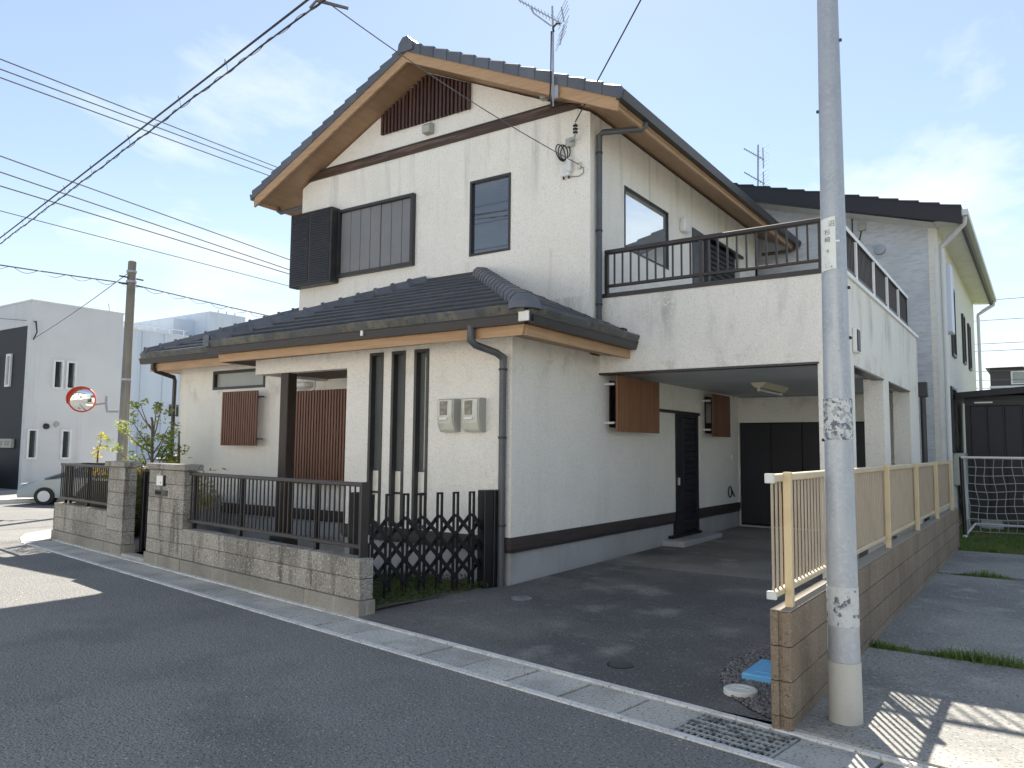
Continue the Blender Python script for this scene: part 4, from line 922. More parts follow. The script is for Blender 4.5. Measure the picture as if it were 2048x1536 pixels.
# ------------------------------------------------------------------ yard plants
def tree(name,label,base,trunks,clumps,m,lsize,seedn,group=None):
    t=thing(name,label,'tree' if 'tree' in name else 'shrub',base,group); rg=random.Random(seedn)
    tr=MB()
    for pts,r0,r1 in trunks: tr.tube(pts,r0,7,True,r1)
    tr.build('trunk',barkm,t,smooth=True)
    mb=MB()
    for c,rad,n in clumps: leafcloud(mb,c,rad,n,lsize,rg)
    cr_=mb.build('crown',m,t,merge=False); return t
B=Vector((-12.3,7.3,.05))
def q(x,y,z): return (x,y,z)
tr=[([(-12.3,7.3,.05),(-12.32,7.3,.8),(-12.30,7.28,1.4),(-12.34,7.28,1.95),(-12.36,7.27,2.02)],.032,.016)]
ends=[(a-.22,b,c) for a,b,c in [(-12.35,7.2,2.20),(-12.62,7.25,2.25),(-11.93,7.3,2.12),(-12.05,7.3,2.2),(-12.5,7.15,1.95),(-12.9,7.2,1.85),(-12.95,7.1,1.5),(-12.5,7.3,1.55),(-11.85,7.35,1.7),(-11.85,7.4,1.85),(-11.9,7.4,1.5),(-12.35,7.2,1.35),(-12.75,7.2,1.25),(-11.95,7.4,1.3),(-12.2,7.2,1.7)]]
for e in ends:
    s_=Vector((-12.31,7.29,max(.7,min(1.95,e[2]-.45)))); e=Vector(e); mid=s_.lerp(e,.5)+Vector((0,0,-.05)); tr.append(([s_,mid,e],.014,.005))
cl=[]
rg=random.Random(5)
for e in ends:
    big=1 if e[2]<1.9 else .55
    for k_ in range(3): cl.append(((e[0]+rg.gauss(0,.08),e[1]+rg.gauss(0,.08),e[2]+rg.gauss(0,.06)),(.10*big+.03,.10*big+.03,.07*big+.02),int(22*big)+7))
tree('yard_tree','young open-branched tree with pale green leaves beside the wing wall',B,tr,cl,leafm,.035,8)
tr=[([(-12.0,7.65,.05),(-12.03,7.62,.9),(-12.05,7.6,1.5),(-12.03,7.58,1.8)],.035,.01)]
cl=[((-12.22+rg.gauss(0,.09),7.58+rg.gauss(0,.08),rg.uniform(1.15,1.8)),(.12,.10,.09),30) for i in range(12)]
tree('yard_tree','dense leafy shrub tree close to the wing downpipe',Vector((-12.0,7.65,.05)),tr,cl,leafm,.035,9)
tr=[([(-13.52,7.0,.05),(-13.53,7.0,.9),(-13.50,7.0,1.25),(-13.50,7.0,1.42),(-13.42,7.0,1.62)],.022,.008)]
cl=[((-13.40,7.0,1.70),(.10,.08,.08),40),((-13.47,7.0,1.50),(.10,.1,.05),36),((-13.52,7.0,1.38),(.09,.09,.06),34),((-13.52,7.0,1.20),(.14,.12,.04),48),((-13.5,7.0,1.05),(.12,.1,.04),30)]
tree('sapling_tree','thin sapling with yellowish leaves above the corner railing',Vector((-13.52,7.0,.05)),tr,cl,leafy,.033,10)
t=thing('hedge_bush','clipped rounded brown green hedge behind the corner railing','shrub',(-12.75,7.0,.05)); mb=MB(); rg=random.Random(21)
for i in range(5200):
    a=rg.uniform(0,6.283); z=rg.random(); rr_=math.sqrt(max(0,1-max(0,z-.35)**2/.43)); rr_*=rg.uniform(.86,1.03)
    leafcloud(mb,(-12.75+.78*rr_*math.cos(a),7.05+.50*rr_*math.sin(a),.28+z*.82),(.03,.03,.03),1,.026,rg)
mb.build('crown',hedgem,t,merge=False); MB().lathe((-12.75,7.05,.05),[(.3,0),(.68,.25),(.70,.7),(.5,.92),(.1,1.0)],14).build('branch_mass',mat('hedge_core',(.075,.07,.028),.9),t)
mb=MB(); rg=random.Random(31)
for i in range(700): leafcloud(mb,(-12.75+rg.uniform(-.62,.62),7.05+rg.uniform(-.4,.4),1.10+rg.uniform(-.03,.07)),(.04,.04,.03),1,.026,rg)
mb.build('new_growth',mat('hedge_new_leaf',(.36,.24,.03),transl=.45,rough=.6,var=[(6,(.22,.17,.03),.45,.65)]),t,merge=False)
t=thing('gate_shrub','low yellow green shrub seen over the garden gate','shrub',(-11.2,7.4,.05)); mb=MB()
for i in range(420): leafcloud(mb,(-11.2+rg.gauss(0,.16),7.4+rg.gauss(0,.14),.55+abs(rg.gauss(0,.26))),(.03,.03,.03),1,.05,rg)
mb.build('crown',leafy,t,merge=False); MB().tube([(-11.2,7.4,.05),(-11.2,7.4,.6)],.02,6).build('stem',barkm,t)
# ------------------------------------------------------------------ beige fence on brown block wall
t=thing('block_wall','brown block wall carrying the beige fence along the driveway','wall',(-1.26,9,0))
WX0,WX1,FY0,FY1=-1.325,-1.205,4.50,14.55
MB().box(WX0+.012,WX1-.012,FY0+.05,FY1-.01,-.1,.650).build('mortar_core',mat('mortar_brown',(.09,.075,.06),.95),t)
zs=[-.02,.085,.275,.465,.655]
for i in range(4):
    y=FY0; first=True
    while y<FY1-.05:
        b=min(FY1,y+((.4 if i%2 else .6) if first else .4)); first=False
        z0_,z1_=zs[i]+.003,zs[i+1]-.003
        if y==FY0:
            xm=(WX0+WX1)/2; rc=.02
            prf=[(WX0,b-.001),(WX0,y+rc),(WX0+rc*.3,y+rc*.3),(WX0+rc,y),(xm-.012,y),(xm-.009,y+.012),(xm+.009,y+.012),(xm+.012,y),(WX1-rc,y),(WX1-rc*.3,y+rc*.3),(WX1,y+rc),(WX1,b-.001)]
            MB().prism([(p[0],p[1],z0_) for p in prf],(0,0,z1_-z0_)).build('block',brblock,t)
        else: MB().cbox(WX0,WX1,y+.0006,b-.0006,z0_,z1_,.002).build('block',brblock,t)
        y=b
MB().cbox(WX0+.004,WX1-.004,FY0+.004,FY1,.654,.662,.003).build('top_mortar',brtop,t)
t=thing('beige_fence','beige aluminium baluster fence on the brown block wall','fence',(-1.265,9,.66))
fx=-1.285
MB().cbox(fx-.022,fx+.022,FY0-.06,FY1,1.375,1.42,.006).build('top_rail',beige,t)
MB().cbox(fx-.02,fx+.02,FY0-.06,FY1,.735,.77,.006).build('bottom_rail',beige,t)
for z0,z1 in ((1.37,1.425),(.73,.775)): MB().cbox(fx-.027,fx+.027,FY0-.085,FY0-.06,z0,z1,.004).build('rail_end_cap',lidw,t)
bme=MB().cbox(-.006,.006,-.010,.010,.77,1.375,.002).mesh('baluster',beiged); pme=MB().cbox(-.022,.022,-.022,.022,.659,1.43,.004).mesh('post',beigep)
py=[4.64,6.08,8.04,10.04,11.97,13.93]
for y in py: inst(pme,'post',t,(fx+.040,y,0))
y=FY0-.035
while y<FY1-.02: inst(bme,'baluster',t,(fx,y,0)); y+=.082
# ------------------------------------------------------------------ galvanised pole
pc=Vector((-1.0,4.835,0))
t=thing('steel_pole','tall galvanised steel pole beside the end of the brown block wall','pole',pc)
rp=lambda z:.0885-.0066*z
MB().lathe(pc,[(rp(0)+.004,-.05),(rp(.35)+.004,.36)],32).build('painted_base',steelp,t,smooth=30)
MB().lathe(pc,[(rp(.36)+.001,.361),(rp(8),8)],32).build('shaft',steel,t,smooth=30)
MB().lathe(pc,[(rp(.56)+.0025,.56),(rp(.80)+.0025,.78)],32).build('glue_residue_band',peel2,t,smooth=30)
MB().lathe(pc,[(rp(1.62)+.004,1.62),(rp(1.86)+.004,1.86)],32).build('peeling_sheet_band',peel,t,smooth=30)
def onpole(ang,z,extra=.0): 
    r=rp(z)+extra; return pc+Vector((r*math.cos(ang),r*math.sin(ang),z))
cam_ang=math.atan2(-pc.y,-pc.x)
for a,z in ((cam_ang+1.45,2.52),(cam_ang-1.5,3.62),(cam_ang+1.5,4.05),(cam_ang-1.45,4.55),(cam_ang+1.5,5.0),(cam_ang-1.4,1.62),(cam_ang+1.42,2.22)):
    p=onpole(a,z); dv_=Vector((math.cos(a),math.sin(a),0)); MB().tube([p-dv_*.01,p+dv_*.014],.010,8).build('bolt',darkm,t)
# number plate
ap_=cam_ang-.42; 
pl_=MB(); z0,z1=2.615,2.93
nseg=6; wdt=.115
vs=[]
for i in range(nseg+1):
    a=ap_-.62+1.20*i/nseg
    for z in (z0+.012*(i/nseg),z1+.012*(i/nseg)):
        for e in (.004,.007): vs.append(onpole(a,z,e))
fs=[]
for i in range(nseg):
    b_=i*4; c_=b_+4
    fs+= [(b_+1,c_+1,c_+3,b_+3),(b_,b_+2,c_+2,c_),(b_+2,b_+3,c_+3,c_+2),(b_,c_,c_+1,b_+1)]
fs+=[(0,1,3,2),(nseg*4,nseg*4+2,nseg*4+3,nseg*4+1)]
PLQ=pl_.add(vs,fs).build('number_plate',plaq,t,smooth=30)
def glyph(txt,ang,z,size):
    cu=bpy.data.curves.new('t','FONT'); cu.body=txt; cu.size=size; cu.align_x='CENTER'; cu.align_y='CENTER'; cu.extrude=0
    ob=bpy.data.objects.new('t',cu); COL.objects.link(ob); bpy.context.view_layer.update()
    me=bpy.data.meshes.new_from_object(ob.evaluated_get(bpy.context.evaluated_depsgraph_get())); bpy.data.objects.remove(ob)
    for v in me.vertices:
        a=ang+v.co.x/(rp(z)+.008); p=onpole(a,z+v.co.y,.0085); v.co=p
    me.materials.clear(); me.materials.append(inkm); o=bpy.data.objects.new('plate_lettering',me); link(o,PLQ); return o
try:
    glyph('沼',ap_+.30,2.895,.040); glyph('杉',ap_-.02,2.845,.038); glyph('崎',ap_-.02,2.80,.038); glyph('6',ap_-.0,2.735,.030); glyph('・・',ap_-.05,2.655,.02); glyph('5 1 8',ap_+.05,2.637,.020)
except Exception as e: print('glyph',e)
MB().tube([onpole(ap_+.50,2.79,.01),onpole(ap_+.85,2.79,.01)],.006,6).build('plate_clip',white_metal,t)
# ------------------------------------------------------------------ football goal and shed
gy,gx0,gx1=16.4,-1.27,2.0
t=thing('football_goal','small football goal with white net in front of the black shed','goal',(0,gy,0))
MB().tube([(gx0,gy,.04),(gx0-.02,gy+.02,1.48)],.035,10).build('goal_post',alub,t,smooth=True); MB().tube([(gx1,gy,.04),(gx1,gy,1.46)],.035,10).build('goal_post',alub,t,smooth=True)
MB().tube([(gx0-.02,gy,1.47),(gx1,gy,1.47)],.022,10).build('crossbar',goalw,t,smooth=True)
MB().tube([(gx0+.045,gy-.03,.04),(gx0+.03,gy-.02,1.44)],.006,6).build('net_edge',netm,t); MB().tube([(gx0+.1,gy+1.0,.20),(gx1,gy+1.0,.20)],.02,8).build('ground_bar',netm,t,smooth=True)
MB().tube([(gx0,gy,.05),(gx0+.1,gy+1.0,.20)],.02,8).build('ground_bar',goalw,t); MB().lathe((gx0,gy-.03,.02),[(.03,0),(.04,.02),(.03,.05)],10).build('foot_cap',goalw,t)
nm=MB(); rg=random.Random(2)
nu,nv=22,10
def npnt(i,j):
    u=i/nu; v=j/nv; x=gx0+.03+(gx1-gx0)*u; z=1.45*(1-v)+.06*v; y=gy+.03+.95*(v**.7)
    return Vector((x+.02*math.sin(j*1.3+i*.7),y+.05*math.sin(i*.9+j),z-.05*math.sin(math.pi*v)*(1+.4*math.sin(i*.8))))
for i in range(nu+1): nm.tube([npnt(i,j) for j in range(nv+1)],.0055,4,False)
for j in range(nv+1): nm.tube([npnt(i,j) for i in range(nu+1)],.0055,4,False)
for k_ in range(5):
    nm.tube([Vector((gx0-.01+.02*k_*.2,gy+.2*k_,1.45-.02*k_-.2*k_*.9*0)),Vector((gx0+.03,gy+.2*k_,.1))],.004,4,False)
nm.build('net',netm,t,merge=False)
t=thing('storage_shed','black steel garden shed behind the football goal','shed',(1,19,0))
sy=18.6; sx0=-1.36
MB().box(sx0,3.6,sy,sy+2.2,.22,2.72).build('wall',shedm,t)
for i in range(16):
    a=sx0+.10+i*.30; MB().cbox(a,a+.27,sy-.02,sy,.34,2.52,.01).build('door_panel' if 2<i<9 else 'wall_panel',shedm,t)
MB().prism([(sx0-.14,sy-.18,2.68),(sx0-.14,sy-.18,2.80),(3.8,sy-.18,3.18),(3.8,sy-.18,3.02)],(0,2.6,0)).build('roof',shedm,t)
MB().box(sx0+.02,3.58,sy-.03,sy,.22,.33).build('sill',alub,t); MB().box(sx0+.02,3.58,sy-.035,sy,2.53,2.64).build('door_track',alub,t)
MB().box(sx0+.18,sx0+.50,sy-.04,sy-.034,2.575,2.605).build('maker_plate',white_metal,t)
for x in (-1.15,-.2,.75,1.7): MB().cbox(x,x+.38,sy+.02,sy+.4,.0,.22,.01).build('base_block',concf,t)
# ------------------------------------------------------------------ neighbour house on the right
t=thing('neighbour_house','grey two storey house with cream side wall and dark gable roof','house',(-4,20,0))
NY0,NY1,NX1,NXM=16.55,25.5,-1.56,-6.6
zn=lambda x:7.62-.29*abs(x-NXM)
MB().add([(NXM*2-NX1,NY0,0),(NX1,NY0,0),(NX1,NY0,zn(NX1)-.32),(NXM,NY0,zn(NXM)-.32),(NXM*2-NX1,NY0,zn(NX1)-.32)],[(0,1,2,3,4)]).add([(NXM*2-NX1,NY0+.2,0),(NX1-.01,NY0+.2,0),(NX1-.01,NY0+.2,5),(NXM*2-NX1,NY0+.2,5)],[(0,1,2,3)]).build('wall',nbw,t)
MB().box(NX1-.15,NX1+.003,NY0-.004,NY1,0,zn(NX1)-.30).build('side_wall',nbc,t); MB().box(NXM*2-NX1,NX1,NY1,NY1+.15,0,6).build('rear_wall',nbw,t)
MB().box(NX1-.05,NX1+.012,NY0-.012,NY0+.06,0,5.65).build('corner_trim',white_metal,t)
xo=NX1+.46
rf=MB().prism([(NXM,NY0-.5,zn(NXM)),(xo,NY0-.5,zn(xo)),(xo,NY0-.5,zn(xo)-.06),(NXM,NY0-.5,zn(NXM)-.06)],(0,NY1-NY0+1.0,0)).prism([(NXM,NY0-.5,zn(NXM)),(2*NXM-xo,NY0-.5,zn(xo)),(2*NXM-xo,NY0-.5,zn(xo)-.06),(NXM,NY0-.5,zn(NXM)-.06)],(0,NY1-NY0+1.0,0)).build('roof',nbroof,t)
for sg in (-1,1):
    e=xo-NXM
    MB().prism([(NXM,NY0-.50,zn(NXM)+.01),(NXM+sg*e,NY0-.50,zn(xo)+.01),(NXM+sg*e,NY0-.50,zn(xo)-.30),(NXM,NY0-.50,zn(NXM)-.30)],(0,-.03,0)).build('bargeboard',nbroof,rf)
    for i in range(16):
        d0=e-i*e/16; MB().prism([(NXM+sg*d0,NY0-.54,zn(NXM+d0)),(NXM+sg*d0,NY0-.54,zn(NXM+d0)+.055),(NXM+sg*(d0-e/16),NY0-.54,zn(NXM+d0-e/16)+.02),(NXM+sg*(d0-e/16),NY0-.54,zn(NXM+d0-e/16))],(0,.5,0)).build('verge_tile',nbroof,rf)
MB().add([(NX1,NY0-.5,zn(NX1)-.32),(xo-.06,NY0-.5,zn(xo)-.20),(xo-.06,NY1+.4,zn(xo)-.20),(NX1,NY1+.4,zn(NX1)-.32)],[(0,1,2,3)]).build('soffit',nbc,rf)
MB().add([(NX1,NY0,zn(NX1)-.33),(NXM,NY0,zn(NXM)-.33),(NXM,NY0-.5,zn(NXM)-.33),(NX1,NY0-.5,zn(NX1)-.33)],[(0,1,2,3)]).build('soffit',nbc,rf)
MB().box(xo-.06,xo+.0,NY0-.47,NY1+.4,zn(xo)-.24,zn(xo)-.06).build('fascia',nbroof,rf)
MB().box(xo+.0,xo+.10,NY0-.5,NY1+.45,zn(xo)-.14,zn(xo)-.03).build('gutter',nbgut,rf)
def npipe(pts): MB().tube(pts,.045,10).build('downpipe',nbgut,t,smooth=50)
npipe([(xo+.04,NY0-.35,zn(xo)-.12),(xo+.02,NY0-.3,zn(xo)-.24),(NX1+.07,NY0+.12,zn(xo)-.52),(NX1+.07,NY0+.13,zn(xo)-.62),(NX1+.07,NY0+.13,0)])
npipe([(xo+.04,NY1+.3,zn(xo)-.12),(xo+.03,NY1+.28,zn(xo)-.24),(NX1+.10,NY1+.2,zn(xo)-.50),(NX1+.10,NY1+.2,zn(xo)-.6),(NX1+.10,NY1+.2,0)])
def nwin(y0,y1_,z0,z1,m=glass):
    w_=MB().wall(y0,y1_,z0,z1,[(y0+.04,y1_-.04,z0+.05,z1-.05)],.05,-.03,MX(NX1)).build('window',alu,t); MB().box(NX1+.004,NX1+.015,y0+.04,y1_-.04,z0+.05,z1-.05).build('pane',m,w_)
nwin(18.6,19.3,3.6,5.1); nwin(21.3,21.9,3.7,4.9); nwin(23.0,23.6,3.7,4.9)
nwin(17.9,18.9,1.55,2.9)
MB().cbox(NX1+.003,NX1+.16,17.1,17.6,3.9,5.25,.01).build('window_box',mat('bluish_white',(.62,.68,.82),.4),t)
MB().cbox(NX1+.003,NX1+.22,18.0,18.6,.9,1.55,.015).build('equipment_cabinet',creamd,t)
MB().lathe((-2.55,NY0-.10,5.55),[(.02,-.02),(.10,-.01),(.105,.04),(.10,.10)],18,'Y').build('round_vent',steel,t,smooth=35)
MB().cbox(-2.93,-2.80,NY0-.08,NY0,5.98,6.14,.01).build('junction_box',creamd,t)
MB().tube([(-3.05,NY0-.03,6.5),(-3.05,NY0-.04,5.9),(-3.0,NY0-.05,5.78),(-2.92,NY0-.05,5.80),(-2.88,NY0-.05,5.98)],.012,6).build('cable',darkm,t,smooth=True)
MB().lathe((-3.32,NY0-.08,5.20),[(.02,-.02),(.09,-.01),(.095,.08)],16,'Y').build('round_vent',darkm,t)
t=thing('tv_antenna','television antenna with two tiers behind the grey gable roof','antenna',(-6,20,7.3))
MB().tube([(-6.0,20,7.3),(-5.95,20,9.62)],.022,6).build('mast',steel,t)
for z in (9.5,8.85):
    yagi(t,(-6.33,20,z+.10),(-5.80,20,z-.32),9,(.4,-.85,.1),(.06,.09),.009); yagi(t,(-5.80,19.9,z-.02),(-5.82,20.0,z-.55),6,(.75,-.5,.16),(.22,.22),.009)
# ------------------------------------------------------------------ left background: white house, factory, concrete pole, cars
t=thing('white_house','white rendered boxy house with navy panel across the side street','house',(-30,13,0))
BX,BY,BZ=-27.1,11.65,6.22
MB().wall(BY,14.70,0,BZ,[(12.41,12.75,3.39,4.37),(12.83,13.17,3.40,4.37),(11.74,12.07,1.06,2.05),(12.78,13.12,1.06,2.05)],0,-.2,MX(BX)).build('wall',wsiding,t)
MB().box(-40,BX-.2,BY,BY+.2,5.42,BZ-.0).build('wall',wsiding,t); MB().box(-40,BX-.2,14.5,14.7,0,BZ-.1).build('wall',wsiding,t); MB().box(-40,BX-.19,BY+.2,14.5,BZ-.25,BZ-.12).build('roof',wsiding,t)
MB().box(-40,BX-.205,BY+.01,BY+.2,0,5.42).build('navy_panel',blacksiding,t)
MB().box(BX-.22,BX+.03,BY-.03,14.72,BZ,BZ+.05).box(-40,BX-.22,BY-.03,BY+.22,BZ,BZ+.05).build('parapet_cap',nbgut,t)
for a,b,c,e in ((12.41,12.75,3.39,4.37),(12.83,13.17,3.40,4.37),(11.74,12.07,1.06,2.05),(12.78,13.12,1.06,2.05)):
    w_=MB().wall(a,b,c,e,[(a+.06,b-.06,c+.06,e-.06)],.05,-.1,MX(BX)).build('window',white_metal,t); MB().box(BX-.08,BX-.06,a+.05,b-.05,c+.05,e-.05).build('pane',carglass,w_)
for x in (-28.45,-29.5):
    w_=MB().wall(x-.17,x+.17,3.45,4.55,[(x-.11,x+.11,3.52,4.48)],-.05,.05,MY(BY)).build('window',white_metal,t); MB().box(x-.11,x+.11,BY-.0,BY+.009,3.52,4.48).build('pane',frost,w_)
MB().cbox(-28.9,-27.75,BY-.10,BY+.01,1.42,1.72,.01).build('meter_box',creamd,t); 
for x in (-28.7,-28.2): MB().box(x,x+.32,BY-.105,BY-.10,1.5,1.66).build('meter_window',smoke,t)
MB().lathe((BX,12.30,2.14),[(.02,.10),(.09,.08),(.10,.0)],12,'X').build('vent_hood',darkm,t); MB().lathe((BX,12.62,2.22),[(.02,.07),(.08,.06),(.09,.0)],12,'X').build('vent_hood',creamd,t)
MB().tube([(BX,11.75,5.55),(BX+.12,11.75,5.55),(BX+.12,11.8,5.2),(BX+.02,11.75,4.95)],.02,6).build('cable_bracket',darkm,t)
MB().tube([(-27.5,13.2,6.3),(-27.5,14.4,6.32),(-27.5,14.35,6.6)],.02,5).build('antenna_rod',steel,t)
MB().box(-40,BX-.4,BY-1.2,BY-1.0,0,.9).build('planter_wall',concf,t); MB().lathe((-28.3,BY-.6,.7),[(.12,0),(.2,.5),(.22,.52)],12).build('pot',lip,t)
t=thing('factory_building','pale blue grey clad factory far beyond the concrete pole','building',(-60,35,0))
MB().box(-90,-55,27,41.5,0,10.0).build('wall',factorym,t); MB().box(-90,-54.95,26.95,41.6,10.0,10.12).build('parapet_cap',nbgut,t)
for i in range(7): MB().box(-55.1,-55.04,27.5+i*1.2,27.55+i*1.2,10.12,10.5).build('guard_post',nbgut,t)
MB().box(-55.1,-55.04,27.2,35.0,10.46,10.52).build('guard_rail',nbgut,t)
MB().box(-75,-55.5,37.2,40.6,10.12,12.45).build('rooftop_block',factorym,t); MB().box(-75,-57.5,35.3,37.2,10.12,11.8).build('rooftop_block',factorym,t)
for i in range(3): MB().tube([(-56,38.3+i*.8,12.45),(-56,38.3+i*.8,12.75)],.05,6).build('vent_pipe',steel,t)
for i in range(8): MB().box(-55.0,-54.97,27.8+i*1.75,27.84+i*1.75,0,10).build('cladding_joint',mat('clad_joint',(.45,.50,.57),.6),t)
w_=MB().box(-55.0,-54.93,33.6,34.5,3.7,4.75).build('window',white_metal,t)
for a in (33.65,33.96,34.26): MB().box(-54.93,-54.91,a,a+.24,3.76,4.69).build('pane',carglass,w_)
# concrete pole with traffic mirror
pl0=Vector((-18.25,10.05,0))
t=thing('concrete_pole','weathered concrete utility pole carrying the traffic mirror','pole',pl0)
MB().lathe(pl0,[(.125,-.05),(.095,6.02),(.07,6.04)],16).build('shaft',concpole,t,smooth=35)
for z in (5.5,5.75,3.1,2.1): MB().lathe(pl0+Vector((0,0,z)),[(.122,0),(.122,.05)],16).build('pole_band',steel,t)
cdir=Vector((math.cos(yw),math.sin(yw),0))
for z in (5.45,5.62): MB().tube([pl0+Vector((0,-.3,z)),pl0+Vector((0,.3,z))],.02,6).build('cable_clamp',darkm,t)
MB().box(pl0.x-.45,pl0.x-.12,pl0.y-.2,pl0.y+.1,.6,1.05).build('pole_box',pipem,t)
mc=pl0-cdir*1.16+Vector((.28,.0,0))*1.0+Vector((0,0,2.62))+Vector((.05,-.05,0))
t=thing('traffic_mirror','round convex traffic mirror with an orange hood','mirror',mc)
MB().tube([pl0+Vector((0,0,2.36))-cdir*.16,pl0+Vector((0,0,2.36))-cdir*.42,pl0+Vector((0,0,2.55))-cdir*.46,pl0+Vector((0,0,2.72))-cdir*.46],.03,8).tube([pl0+Vector((0,0,2.56))-cdir*.46,pl0+Vector((0,0,2.50))-cdir*.85],.025,8).build('arm',mat('arm_grey',(.30,.33,.36),.5),t)
face=(Vector((0,0,1.2))-mc); face.z=-.45; face=Vector((-mc.x,-mc.y,0)).normalized(); face=(face+Vector((-.10,-.15,-.12))).normalized()
rq=face.to_track_quat('Z','Y').to_matrix()
def disk(prof,n=28):
    m_=MB(); m_.lathe((0,0,0),prof,n); m_.v=[mc+rq@v for v in m_.v]; return m_
disk([(.305,-.03),(.305,.03),(.285,.035),(.285,-.03)]).build('rim',orange,t,smooth=35)
disk([(.287,.012),(.24,.034),(.17,.052),(.09,.062),(.001,.066)]).build('mirror_face',mirrorm,t,smooth=60)
disk([(.29,-.03),(.2,-.09),(.001,-.11)]).build('back_shell',orange,t,smooth=60)
hd=MB(); ns=14; inv=rq.inverted(); up=inv@Vector((0,0,1)); a0=math.atan2(up.y,up.x); lf=inv@(-cdir); a0=math.atan2(up.y+.8*lf.y,up.x+.8*lf.x)
for i in range(ns):
    aa=[a0-1.25+2.5*(i+k_)/ns for k_ in (0,1)]
    P_=[]
    for a in aa:
        for r0,z in ((.31,-.02),(.325,.15*math.cos((a-a0)*1.2)+.03)): P_.append(mc+rq@Vector((r0*math.cos(a),r0*math.sin(a),z)))
    hd.quad(P_[0],P_[1],P_[3],P_[2])
ho=hd.build('hood',orange,t,smooth=60); md=ho.modifiers.new('s','SOLIDIFY'); md.thickness=.006
def car(name,label,loc,rz,paint,sc_=1.0,zs=1.0):
    t=thing(name,label,'car',loc); Mr=Matrix.Translation(Vector(loc))@Matrix.Rotation(rz,4,'Z')
    def T(mb): mb.v=[Mr@Vector((v.x*sc_,v.y*sc_,v.z*sc_*zs)) for v in mb.v]; return mb
    prof=[(-2.05,.28),(-2.1,.6),(-2.0,.90),(-1.2,.95),(.6,.95),(1.5,.84),(2.0,.66),(2.12,.45),(2.1,.25)]
    cr_=[]
    for yy,k_ in ((-.80,0),(-.84,1),(.84,1),(.80,0)):
        pass
    m_=MB(); n_=len(prof); secs=[(-.84,.0),(-.80,.045),(.80,.045),(.84,0)]
    vs=[]
    for yy,ex_ in secs:
        for a,b in prof: vs.append((a*(1+ex_*.5)*(1 if ex_ else .985),yy,b+(ex_*.6 if b>.6 else 0)))
    fs=[tuple(range(n_)),tuple(range(3*n_,4*n_))]
    for s_ in range(3):
        for i in range(n_): fs.append((s_*n_+i,s_*n_+(i+1)%n_,(s_+1)*n_+(i+1)%n_,(s_+1)*n_+i))
    T(m_.add(vs,fs)).build('body',paint,t,smooth=35)
    gl=[(-1.95,.92),(-1.6,1.28),(-.7,1.45),(.0,1.43),(1.35,.88)]
    vs=[]
    for yy,kk in ((-.80,1),(-.62,0),(.62,0),(.80,1)):
        for a,b in gl: vs.append((a,(-.79 if yy<0 else .79) if b<1 else yy*(.78 if kk else 1), b if b<1 else (b if not kk else b-.04)))
    n_=5; fs=[tuple(range(5)),tuple(range(15,20))]
    for s_ in range(3):
        for i in range(5): fs.append((s_*5+i,s_*5+(i+1)%5,(s_+1)*5+(i+1)%5,(s_+1)*5+i))
    T(MB().add(vs,fs)).build('glasshouse',carglass,t)
    T(MB().prism([(-1.68,-.60,1.27),(-.7,-.64,1.455),(.02,-.64,1.435),(.02,-.64,1.46),(-.7,-.64,1.48),(-1.68,-.60,1.30)],(0,1.24,0))).build('roof_panel',paint,t)
    for sgn in (-1,1):
        for a0_,a1_ in (((-1.55,1.27),(-1.85,.93)),((-.35,1.42),(-.35,.95)),((.05,1.42),(1.33,.90))): T(MB().tube([(a0_[0],sgn*.645,a0_[1]),(a1_[0],sgn*.805,a1_[1])],.035,6)).build('pillar',paint,t)
        for x in (-1.3,1.3):
            w_=T(MB().lathe((x,sgn*.76,.31),[(.31,-.1),(.31,.1),(.2,.11)],20,'Y')).build('wheel',rubber,t); T(MB().lathe((x,sgn*.765,.31),[(.19,-.11),(.19,.11)],14,'Y')).build('rim',nbgut,w_)
        T(MB().box(-2.09,-2.0,min(sgn*.5,sgn*.82),max(sgn*.5,sgn*.82),.70,.86)).build('tail_lamp',lampred,t); T(MB().box(1.95,2.07,min(sgn*.5,sgn*.8),max(sgn*.5,sgn*.8),.60,.74)).build('headlight',lidw,t)
        for xx in (-.38,.75): T(MB().box(xx-.012,xx+.003,sgn*.842-.004,sgn*.842+.004,.35,.92)).build('door_seam',darkm,t)
    return t
car('silver_car','pale silver hatchback on the side street behind the corner railing',(-20.55,10.85,0),R(213),silver,.86,.86)
car('parked_car','white car with red tail lamps glimpsed between the gate pillars',(-24.5,16.5,0),R(80),carw,.9,.95)
# ------------------------------------------------------------------ far right house
t=thing('distant_house','dark brown house with a pale hip roof far behind the shed','house',(2,66,0))
MB().box(-2.95,9,62,72,0,7.35).build('wall',mat('distant_brown',(.075,.07,.078),.8),t); MB().box(-3.0,9,61.9,62.0,5.95,6.12).build('band',nbgut,t)
MB().add([(-3.2,61.6,7.35),(9.3,61.6,7.35),(6,66,8.7),(.9,66,8.7),(-3.2,72.2,7.35)],[(0,1,2,3),(0,3,4)]).build('roof',mat('distant_roof',(.27,.28,.29),.8),t)
w_=MB().box(-1.75,.2,61.95,62,6.2,7.1).build('window',white_metal,t); MB().box(-1.65,.1,61.93,61.96,6.28,7.02).build('pane',frost,w_)
